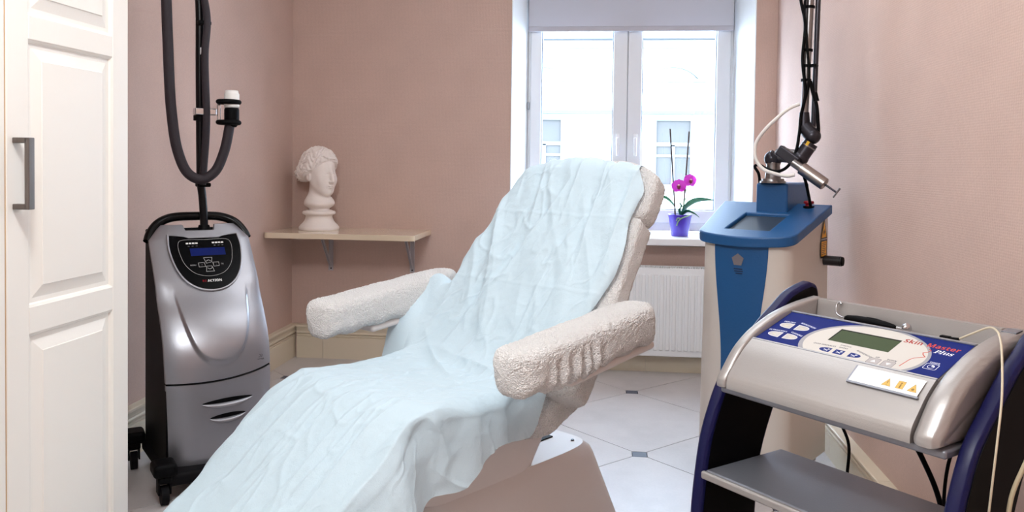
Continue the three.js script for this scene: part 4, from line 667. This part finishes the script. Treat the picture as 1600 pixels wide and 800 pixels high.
// ---------------------------------------------------------------- silver skin-care unit on a navy trolley
{
  const o = thing('treatment_trolley', 'silver skin treatment unit on a trolley with navy side panels, in the right foreground', 'machine', [0.293, 0, -2.103], -49.5 * D2R);
  // front-to-top profile of the console, z against height
  const P = [[0.004, 0.752], [0.004, 0.772], [-0.015, 0.797], [-0.053, 0.838], [-0.092, 0.866]], x0 = 0.0, xa = 0.03, xb = 0.503, x1 = 0.562;
  const frontShape = (pts) => shapeOf(pts.map(([z, y]) => [-z, y]));
  const across = (g, x) => g.rotateY(-Math.PI / 2).scale(-1, 1, 1).translate(x, 0, 0);   // drawn (-z, y), swept along +x
  const sweep = (pts, xs, xe, bevel = 0.0) => { const g = extrude(frontShape(pts), xe - xs - 2 * bevel, bevel, 6, 12); g.translate(0, 0, bevel); const P_ = g.attributes.position; for (let i = 0; i < P_.count; i++) { const a = P_.getX(i), y = P_.getY(i), b = P_.getZ(i); P_.setXYZ(i, xs + b, y, -a); } const idx = g.index; if (!idx) { for (let i = 0; i < P_.count; i += 3) { for (const at of [g.attributes.position, g.attributes.uv]) { const k = at.itemSize; for (let q = 0; q < k; q++) { const t = at.array[(i + 1) * k + q]; at.array[(i + 1) * k + q] = at.array[(i + 2) * k + q]; at.array[(i + 2) * k + q] = t; } } } } return boxUV(toCreasedNormals(g, 0.55), 0.3); };
  const fine = smooth([[0.004, 0.765], [-0.002, 0.782], [-0.02, 0.803], [-0.053, 0.838], [-0.092, 0.868]], 16, false);
  const label = [[-0.094, 0.8665], [-0.242, 0.919]];
  part('console_body', sweep([[0.004, 0.75], ...fine, [-0.095, 0.863], [-0.243, 0.9155], [-0.247, 0.921], [-0.254, 0.921], [-0.258, 0.895], [-0.352, 0.902], [-0.356, 0.944], [-0.378, 0.944], [-0.378, 0.75]], xa, xb), M.console, o);
  const capPts = smooth([[0.008, 0.752], [0.008, 0.768], [-0.012, 0.797], [-0.05, 0.842], [-0.1, 0.878], [-0.15, 0.901], [-0.19, 0.916], [-0.28, 0.937], [-0.37, 0.948]], 30, false);
  part('end_cap', sweep([...capPts, [-0.382, 0.944], [-0.382, 0.748], [0.0, 0.748]], x0, xa - 0.0015, 0.006), M.console, o);
  part('end_cap', sweep([...capPts, [-0.382, 0.944], [-0.382, 0.748], [0.0, 0.748]], xb + 0.0015, x1, 0.021), M.console, o);
  part('rating_plate', boxUV(rbox(0.032, 0.003, 0.03, 0.001).rotateX(0.12).translate(0.532, 0.9455, -0.34)), M.shelfMetal, o);
  part('under_ledge', boxUV(rbox(0.57, 0.018, 0.37, 0.006, 0.283, 0.741, -0.196)), M.shelfMetal, o);
  // printed membrane panel on the slope
  const mem = new THREE.Group(); mem.name = 'control_panel'; o.add(mem);
  const ang = Math.atan2(0.0525, 0.148), LW = 0.47, LH = 0.157; mem.position.set(0.2665, 0.8915, -0.169); mem.rotation.x = -(Math.PI / 2 - ang);   // local x across, y up the slope
  const tex = canvasTex(1504, 502, (c, W_, H_) => {
    const X = x => (x - 0.0315) / LW * W_, Y = a => H_ - (a + 0.006) / LH * H_;
    c.fillStyle = '#0b2070'; c.fillRect(0, 0, W_, H_);
    c.save(); c.beginPath(); c.ellipse(X(0.295), Y(0.05), 0.155 / LW * W_, 0.108 / LH * H_, 0, 0, 7); c.fillStyle = '#a3a3a8'; c.fill();
    c.beginPath(); c.ellipse(X(0.296), Y(0.052), 0.146 / LW * W_, 0.099 / LH * H_, 0, 0, 7); c.fillStyle = '#d6d2cc'; c.fill(); c.restore();
    c.fillStyle = '#16180f'; c.fillRect(X(0.202), Y(0.116), X(0.357) - X(0.202), Y(0.056) - Y(0.116)); c.fillStyle = '#46543a'; c.fillRect(X(0.206), Y(0.111), X(0.357) - X(0.206), Y(0.056) - Y(0.111));
    const halfOval = (x, y, w, h, s, fill, line) => { c.beginPath(); if (s < 0) { c.moveTo(x + w / 2, y - h / 2); c.lineTo(x + w / 2, y + h / 2); c.quadraticCurveTo(x - w / 2, y + h / 2, x - w / 2, y); c.quadraticCurveTo(x - w / 2, y - h / 2, x + w / 2, y - h / 2); } else { c.moveTo(x - w / 2, y - h / 2); c.lineTo(x - w / 2, y + h / 2); c.quadraticCurveTo(x + w / 2, y + h / 2, x + w / 2, y); c.quadraticCurveTo(x + w / 2, y - h / 2, x - w / 2, y - h / 2); } c.closePath(); c.fillStyle = fill; c.fill(); if (line) { c.lineWidth = 5; c.strokeStyle = line; c.stroke(); } };
    const glyph = (x, y, col) => { c.strokeStyle = col; c.lineWidth = 5; c.beginPath(); c.moveTo(x - 26, y - 10); c.lineTo(x + 4, y + 4); c.lineTo(x + 26, y - 16); c.moveTo(x - 14, y + 16); c.quadraticCurveTo(x + 4, y, x + 20, y + 16); c.stroke(); };
    const arcText = (t, x, y, tilt, col, size, sp = 0) => { c.save(); c.translate(x, y); c.rotate(tilt); c.fillStyle = col; c.font = `bold ${size}px sans-serif`; c.textAlign = 'center'; c.fillText(t, 0, 0); c.restore(); };
    const B = [[0.064, 0.083, -1, 'PEELING', -0.08], [0.112, 0.083, 1, 'MIKROSTROM', 0.25], [0.064, 0.034, -1, 'ULTRASCHALL', -0.08], [0.112, 0.034, 1, 'CLEANING', 0.25]];
    for (const [x, a, s, t, r] of B) { halfOval(X(x), Y(a), 112, 78, s, '#c9c5c2', '#f2f2f2'); glyph(X(x), Y(a), '#ded6b8'); arcText(t, X(x) + (s > 0 ? 14 : -6), Y(a) - 50, r, '#e9ecf5', 25); }
    halfOval(X(0.223), Y(0.014), 92, 62, -1, '#182c76'); c.fillStyle = '#182c76'; c.fillRect(X(0.247), Y(0.014) - 31, 78, 62); halfOval(X(0.3), Y(0.014), 92, 62, 1, '#182c76');
    for (const x of [0.226, 0.259, 0.297]) { glyph(X(x), Y(0.014), '#e8ecf8'); c.fillStyle = '#ffffff'; c.fillRect(X(x) + 8, Y(0.014) - 18, 16, 10); }
    arcText('OVER WRINKLES', X(0.21), Y(0.03), -0.06, '#55555c', 24); arcText('STRETCH', X(0.258), Y(0.043), 0, '#55555c', 22); arcText('MARKS', X(0.258), Y(0.033), 0, '#55555c', 22); arcText('REGENERATION', X(0.316), Y(0.026), 0.35, '#55555c', 23);
    for (const [x, t, d] of [[0.349, 'UP', -1], [0.383, 'DOWN', 1]]) { c.fillStyle = '#b9b4b4'; c.strokeStyle = '#8b8686'; c.lineWidth = 4; c.beginPath(); c.roundRect(X(x) - 44, Y(0.01) - 38, 88, 76, 12); c.fill(); c.stroke(); c.fillStyle = '#f0eeee'; c.beginPath(); c.moveTo(X(x), Y(0.01) + 18 * d); c.lineTo(X(x) - 20, Y(0.01) - 14 * d); c.lineTo(X(x) + 20, Y(0.01) - 14 * d); c.fill(); arcText(t, X(x), Y(0.01) - 46, 0, '#55555c', 23); }
    // face outline of the emblem
    c.strokeStyle = '#c0402c'; c.lineWidth = 6; c.beginPath(); [[0.408, 0.012], [0.413, 0.045], [0.418, 0.056], [0.428, 0.062], [0.436, 0.068], [0.427, 0.076], [0.423, 0.084], [0.431, 0.09], [0.434, 0.098], [0.426, 0.104]].forEach(([x, a], i) => i ? c.lineTo(X(x), Y(a)) : c.moveTo(X(x), Y(a))); c.stroke();
    c.font = 'bold 70px sans-serif'; c.textAlign = 'left'; c.fillStyle = '#a8322a'; c.fillText('Skin', X(0.36), Y(0.112)); c.fillStyle = '#d04a3c'; c.fillText('Master', X(0.36) + 170, Y(0.112));
    c.font = 'italic bold 62px serif'; c.fillStyle = '#f2f4fa'; c.fillText('Plus', X(0.44), Y(0.092));
    c.strokeStyle = '#e8ecf6'; c.lineWidth = 5; c.beginPath(); c.roundRect(X(0.466) - 44, Y(0.036) - 36, 88, 72, 12); c.stroke(); c.beginPath(); c.arc(X(0.466), Y(0.036), 22, 0, 7); c.stroke(); c.fillStyle = '#e8ecf6'; c.beginPath(); c.moveTo(X(0.466), Y(0.036)); c.arc(X(0.466), Y(0.036), 22, -1.57, 0); c.fill(); arcText('TIMER', X(0.466), Y(0.036) - 44, 0, '#e8ecf6', 24);
  });
  part('printed_overlay', new THREE.PlaneGeometry(LW, LH), new THREE.MeshPhysicalMaterial({ map: tex, roughness: 0.55, specularIntensity: 0.3 }), mem);
  part('panel_frame', boxUV(join(box(LW + 0.004, 0.006, 0.006, 0, -LH / 2 - 0.003, 0.0), box(LW + 0.004, 0.005, 0.005, 0, LH / 2 + 0.0025, 0.0))), M.shelfMetal, mem);
  // white warning sticker let into the front slope
  const fa = Math.atan2(0.099, 0.1); const rec = new THREE.Group(); rec.name = 'sticker_recess'; o.add(rec); rec.position.set(0.411, 0.8455, -0.0625); rec.rotation.x = -(Math.PI / 2 - Math.atan2(0.028, 0.039)); 
  part('recess_rim', boxUV(join(box(0.162, 0.005, 0.004, 0, -0.0255, 0.001), box(0.004, 0.046, 0.004, -0.08, 0, 0.001))), M.shelfMetal, rec);
  const wt = canvasTex(640, 186, (c, w, h) => { c.fillStyle = '#f7f6f4'; c.fillRect(0, 0, w, h); const tri = x => { c.beginPath(); c.moveTo(x, 66); c.lineTo(x + 40, 150); c.lineTo(x - 40, 150); c.closePath(); c.fillStyle = '#e0b354'; c.fill(); c.lineWidth = 4; c.strokeStyle = '#a08a50'; c.stroke(); }; tri(340); tri(575); c.fillStyle = '#e0b354'; c.fillRect(428, 66, 64, 84); c.strokeRect(428, 66, 64, 84); c.fillStyle = '#8a6c30'; c.fillRect(337, 92, 7, 34); c.fillRect(337, 134, 7, 8); c.beginPath(); c.arc(460, 86, 9, 0, 7); c.fill(); c.fillRect(453, 98, 14, 44); c.beginPath(); c.arc(575, 126, 13, 0, 7); c.fill(); });
  part('sticker', new THREE.PlaneGeometry(0.156, 0.046).translate(0, 0, 0.003), new THREE.MeshPhysicalMaterial({ map: wt, roughness: 0.5 }), rec);
  // side panels: curved navy boards, black on the inner faces
  const fr = [[-0.35, 0.975], [-0.3, 0.958], [-0.25, 0.925], [-0.2, 0.892], [-0.12, 0.822], [-0.05, 0.755], [-0.01, 0.68], [0.015, 0.612], [0.035, 0.5], [0.043, 0.42], [0.04, 0.3], [0.02, 0.16], [0.0, 0.08]];
  const re = [[-0.18, 0.08], [-0.17, 0.25], [-0.175, 0.4], [-0.19, 0.53], [-0.255, 0.68], [-0.34, 0.8], [-0.4, 0.87], [-0.425, 0.93], [-0.415, 0.97], [-0.385, 0.982]];
  const out = [...smooth(fr, 50, false), ...smooth(re, 36, false)];
  for (const [name, x, inner] of [['side_panel', -0.05, 1], ['side_panel', 0.572, -1]]) {
    const g = new THREE.Group(); g.name = name; o.add(g);
    part('panel_board', sweep(out, x, x + 0.036, 0.011), M.navy, g);
    const shrink = out.map(([z, y]) => [z, y]); const cx = out.reduce((s, p) => s + p[0], 0) / out.length;
    const inset = out.map(([z, y], i) => { const a = out[(i + out.length - 2) % out.length], b = out[(i + 2) % out.length], dx = b[0] - a[0], dy = b[1] - a[1], l = Math.hypot(dx, dy) || 1; return [z + dy / l * 0.013, y - dx / l * 0.013]; });
    part('inner_lining', sweep(inset, inner > 0 ? x + 0.0362 : x - 0.0022, inner > 0 ? x + 0.0382 : x - 0.0002), M.black, g);
    part('outer_lining', sweep(inset, inner > 0 ? x - 0.0022 : x + 0.0362, inner > 0 ? x - 0.0002 : x + 0.0382), M.black, g);
  }
  // lower shelf and foot
  part('lower_shelf', boxUV(rbox(0.586, 0.026, 0.3, 0.011, 0.281, 0.528, -0.115), 0.3), M.shelfMetal, o);
  part('shelf_lip', boxUV(rbox(0.586, 0.02, 0.014, 0.006, 0.281, 0.53, 0.038)), M.console, o);
  part('base_shelf', boxUV(rbox(0.586, 0.03, 0.3, 0.01, 0.281, 0.14, -0.09)), M.shelfMetal, o);
  for (const x of [-0.03, 0.592]) for (const z of [0.03, -0.2]) { const c = new THREE.Group(); c.name = 'caster'; o.add(c); c.position.set(x, 0, z); part('wheel', new THREE.CylinderGeometry(0.03, 0.03, 0.024, 24).rotateZ(Math.PI / 2).translate(0, 0.03, 0), M.rubber, c); part('fork', boxUV(rbox(0.04, 0.035, 0.04, 0.006, 0, 0.07, 0)), M.black, c); }
  part('foot_rail', boxUV(join(rbox(0.05, 0.03, 0.3, 0.01, -0.03, 0.09, -0.085), rbox(0.05, 0.03, 0.3, 0.01, 0.592, 0.09, -0.085))), M.navy, o);
  // leads hanging behind the console
  const lead = (pts, r, m) => part('cable', tube(pts, r, 60, 8), m, o);
  lead([[0.12, 0.75, -0.33], [0.1, 0.7, -0.345], [0.105, 0.64, -0.35], [0.135, 0.58, -0.35], [0.14, 0.5, -0.34], [0.14, 0.17, -0.3]], 0.004, M.black);
  lead([[0.315, 0.75, -0.25], [0.325, 0.7, -0.27], [0.36, 0.62, -0.3], [0.4, 0.5, -0.32], [0.42, 0.17, -0.3]], 0.0062, M.black);
  lead([[0.47, 0.75, -0.25], [0.46, 0.7, -0.265], [0.43, 0.64, -0.29], [0.41, 0.56, -0.31], [0.41, 0.4, -0.31]], 0.0042, M.black);
  lead([[0.51, 0.75, -0.24], [0.51, 0.68, -0.25], [0.525, 0.6, -0.26], [0.55, 0.5, -0.27], [0.55, 0.18, -0.28]], 0.0026, mat('#4a4340', 0.6));
}
// things lying in its tray
{
  const T = (x, y, z) => V(x, y, z).applyAxisAngle(V(0, 1, 0), -49.5 * D2R).add(V(0.293, 0, -2.103));
  const base = T(0.2, 0.912, -0.318);
  const h = thing('probe_handpiece', 'black probe handpiece with a steel ball tip lying in the trolley tray', 'handpiece', base.toArray(), -49.5 * D2R);
  const tiltX = -0.03, body = lathe([[0, -0.062], [0.006, -0.062], [0.0095, -0.055], [0.012, -0.03], [0.0125, 0.0], [0.012, 0.03], [0.01, 0.05], [0.0065, 0.07], [0.003, 0.078], [0, 0.078]], 24).rotateZ(-Math.PI / 2);
  part('grip', body, M.black, h); part('switch', boxUV(rbox(0.03, 0.005, 0.008, 0.002, 0.012, 0.0105, 0)), M.rubber, h);
  part('shaft', rod([0.076, 0, 0], [0.094, -0.001, 0], 0.0028, 0.0025, 12), M.chrome, h); part('ball_tip', new THREE.SphereGeometry(0.0135, 24, 16).scale(0.8, 1, 1).translate(0.104, 0.002, 0), M.chrome, h);
  part('hook_end', tube([[-0.06, 0, 0], [-0.078, 0.001, -0.004], [-0.095, 0.006, -0.012], [-0.104, 0.018, -0.022], [-0.104, 0.03, -0.028], [-0.097, 0.034, -0.029], [-0.093, 0.03, -0.028]], 0.0028, 50, 10), M.chrome, h);
  const pl = T(0.405, 0.908, -0.305);
  const e = thing('electrode_lead', 'thin cream lead with a small black plug trailing over the trolley end', 'cable', pl.toArray(), -49.5 * D2R);
  part('plug', join(rbox(0.024, 0.013, 0.014, 0.003, 0, 0.002, 0), rod([0.012, 0.003, 0], [0.032, 0.006, 0], 0.0045, 0.003)), M.black, e);
  part('wire', tube([[0.03, 0.006, 0], [0.06, 0.024, -0.002], [0.1, 0.045, 0.01], [0.13, 0.047, 0.04], [0.16, 0.036, 0.085], [0.19, 0.0, 0.14], [0.212, -0.06, 0.185], [0.222, -0.14, 0.22], [0.222, -0.22, 0.235], [0.218, -0.31, 0.24], [0.22, -0.5, 0.24], [0.222, -0.75, 0.25], [0.24, -0.9, 0.26]], 0.0023, 160, 8), mat('#d9cdb4', 0.5), e);
  const c2 = T(0.64, 0.0, -0.1);
  const k = thing('hanging_lead', 'thick cream lead hanging beside the trolley at the right edge', 'cable', c2.toArray(), -49.5 * D2R);
  part('wire', tube([[0.03, 0.8, -0.06], [0.02, 0.74, -0.035], [0.0, 0.66, -0.02], [-0.004, 0.58, -0.02], [0.01, 0.5, -0.03], [0.03, 0.4, -0.05], [0.03, 0.2, -0.06], [0.02, 0.006, -0.07]], 0.0045, 90, 10), mat('#cfc2a2', 0.5), k);
}
// ---------------------------------------------------------------- orchid on the sill
{
  const o = thing('potted_orchid', 'magenta orchid with two support sticks in a violet pot on the window sill', 'plant', [0.482, 0.8545, -5.3]);
  part('pot', lathe([[0, 0], [0.05, 0], [0.053, 0.004], [0.062, 0.06], [0.071, 0.118], [0.0745, 0.128], [0.0745, 0.138], [0.071, 0.138], [0.068, 0.128], [0, 0.115]], 48), mat('#4326b4', 0.16, 0, { clearcoat: 0.6 }), o);
  part('bark', boxUV(lathe([[0, 0.13], [0.03, 0.134], [0.055, 0.128], [0.069, 0.12]], 24)), mat('#5d4a38', 0.95, 0, { bumpMap: terryBump, bumpScale: 0.01 }), o);
  const green = mat('#1f6b43', 0.32, 0, { side: THREE.DoubleSide }), magenta = mat('#d233c4', 0.55, 0, { side: THREE.DoubleSide, transmission: 0.15, thickness: 0 }), lip = mat('#7a0f3a', 0.5);
  const leaf = (pts, wmax, roll = 0) => { const c = new THREE.CatmullRomCurve3(pts.map(p => V(...p))); return grid(10, 40, (u, v) => { const p = c.getPoint(v), t = c.getTangent(v), side = V(-t.z, 0, t.x).normalize(); if (side.length() < 0.5) side.set(0, 0, 1); const wd = wmax * Math.sin(Math.PI * Math.min(1, 0.06 + v * 0.94)) ** 0.6 * (1 - 0.3 * v), k = (u - 0.5) * 2; const q = p.clone().add(side.multiplyScalar(k * wd)); q.y += Math.abs(k) * wd * 0.45 + roll * k * wd; return q.toArray(); }); };
  part('leaf', leaf([[-0.005, 0.13, 0], [-0.04, 0.19, 0.01], [-0.09, 0.235, 0.015], [-0.155, 0.25, 0.02]], 0.018, 0.9), green, o);
  part('leaf', leaf([[0.005, 0.13, 0.01], [0.04, 0.185, 0.02], [0.1, 0.222, 0.03], [0.205, 0.232, 0.03]], 0.026, 0.9), green, o);
  part('leaf', leaf([[0.0, 0.13, 0.01], [0.0, 0.16, 0.012], [0.004, 0.195, 0.014], [-0.006, 0.225, 0.018]], 0.017, 0.6), green, o);
  part('leaf', leaf([[0.005, 0.13, 0.02], [0.04, 0.155, 0.04], [0.08, 0.145, 0.06], [0.115, 0.122, 0.07]], 0.014, 0.7), green, o);
  part('stake', rod([-0.03, 0.125, 0.01], [-0.072, 0.675, 0.01], 0.005, 0.0045, 10), mat('#4a3a36', 0.7), o);
  part('stake', rod([0.02, 0.125, -0.01], [0.048, 0.66, -0.01], 0.005, 0.0045, 10), mat('#4a3a36', 0.7), o);
  part('stem', tube([[0.008, 0.13, 0], [0.02, 0.2, 0.005], [0.035, 0.255, 0.01], [0.03, 0.3, 0.012], [0.01, 0.33, 0.015]], 0.0028, 40, 8), mat('#5d8a4c', 0.5), o);
  part('stem', tube([[0.03, 0.15, 0.0], [0.045, 0.22, 0.0], [0.048, 0.262, 0.0]], 0.0022, 24, 8), mat('#6b5a4a', 0.6), o);
  part('aerial_root', join(tube([[0.06, 0.137, 0.04], [0.03, 0.128, 0.075], [0.0, 0.115, 0.078], [-0.018, 0.095, 0.076], [-0.025, 0.07, 0.07]], 0.0042, 40, 8), tube([[-0.005, 0.116, 0.078], [-0.02, 0.118, 0.076], [-0.028, 0.1, 0.074]], 0.0038, 30, 8)), mat('#7d9a78', 0.6), o);
  const petal = (w, l, bend, m, g) => grid(8, 10, (u, v) => { const k = (u - 0.5) * 2, r = Math.sin(Math.PI * (0.08 + 0.92 * v)) ** 0.6; return [k * w * r, l * v, 0.004 + bend * v * v - 0.25 * w * k * k * r]; });
  const flower = (x, y, z, yaw, sc) => {
    const f = new THREE.Group(); f.name = 'flower'; o.add(f); f.position.set(x, y, z); f.rotation.set(-0.1, yaw, 0); f.scale.setScalar(sc);
    for (const [a, w, l] of [[1.35, 0.03, 0.043], [-1.35, 0.03, 0.043], [0, 0.018, 0.04], [2.45, 0.018, 0.04], [-2.45, 0.018, 0.04]]) { const m = part('petal', petal(w, l, -0.006), magenta, f); m.rotation.z = a; m.position.z = Math.abs(a) === 1.35 ? 0.003 : 0; }
    part('lip', join(new THREE.SphereGeometry(0.009, 14, 10).scale(1, 1.3, 1).translate(0, -0.008, 0.008), new THREE.SphereGeometry(0.006, 10, 8).translate(0.006, -0.003, 0.01), new THREE.SphereGeometry(0.006, 10, 8).translate(-0.006, -0.003, 0.01)), lip, f);
    part('column', new THREE.SphereGeometry(0.0055, 12, 8).translate(0, 0.004, 0.01), mat('#f0d9c8', 0.5), f);
  };
  flower(-0.012, 0.316, 0.025, -0.25, 1.12); flower(0.058, 0.352, 0.018, 0.35, 1.05);
}
scene.traverse(o => { if (o.isMesh) { o.castShadow = true; o.receiveShadow = true; } });
renderer.render(scene, camera);
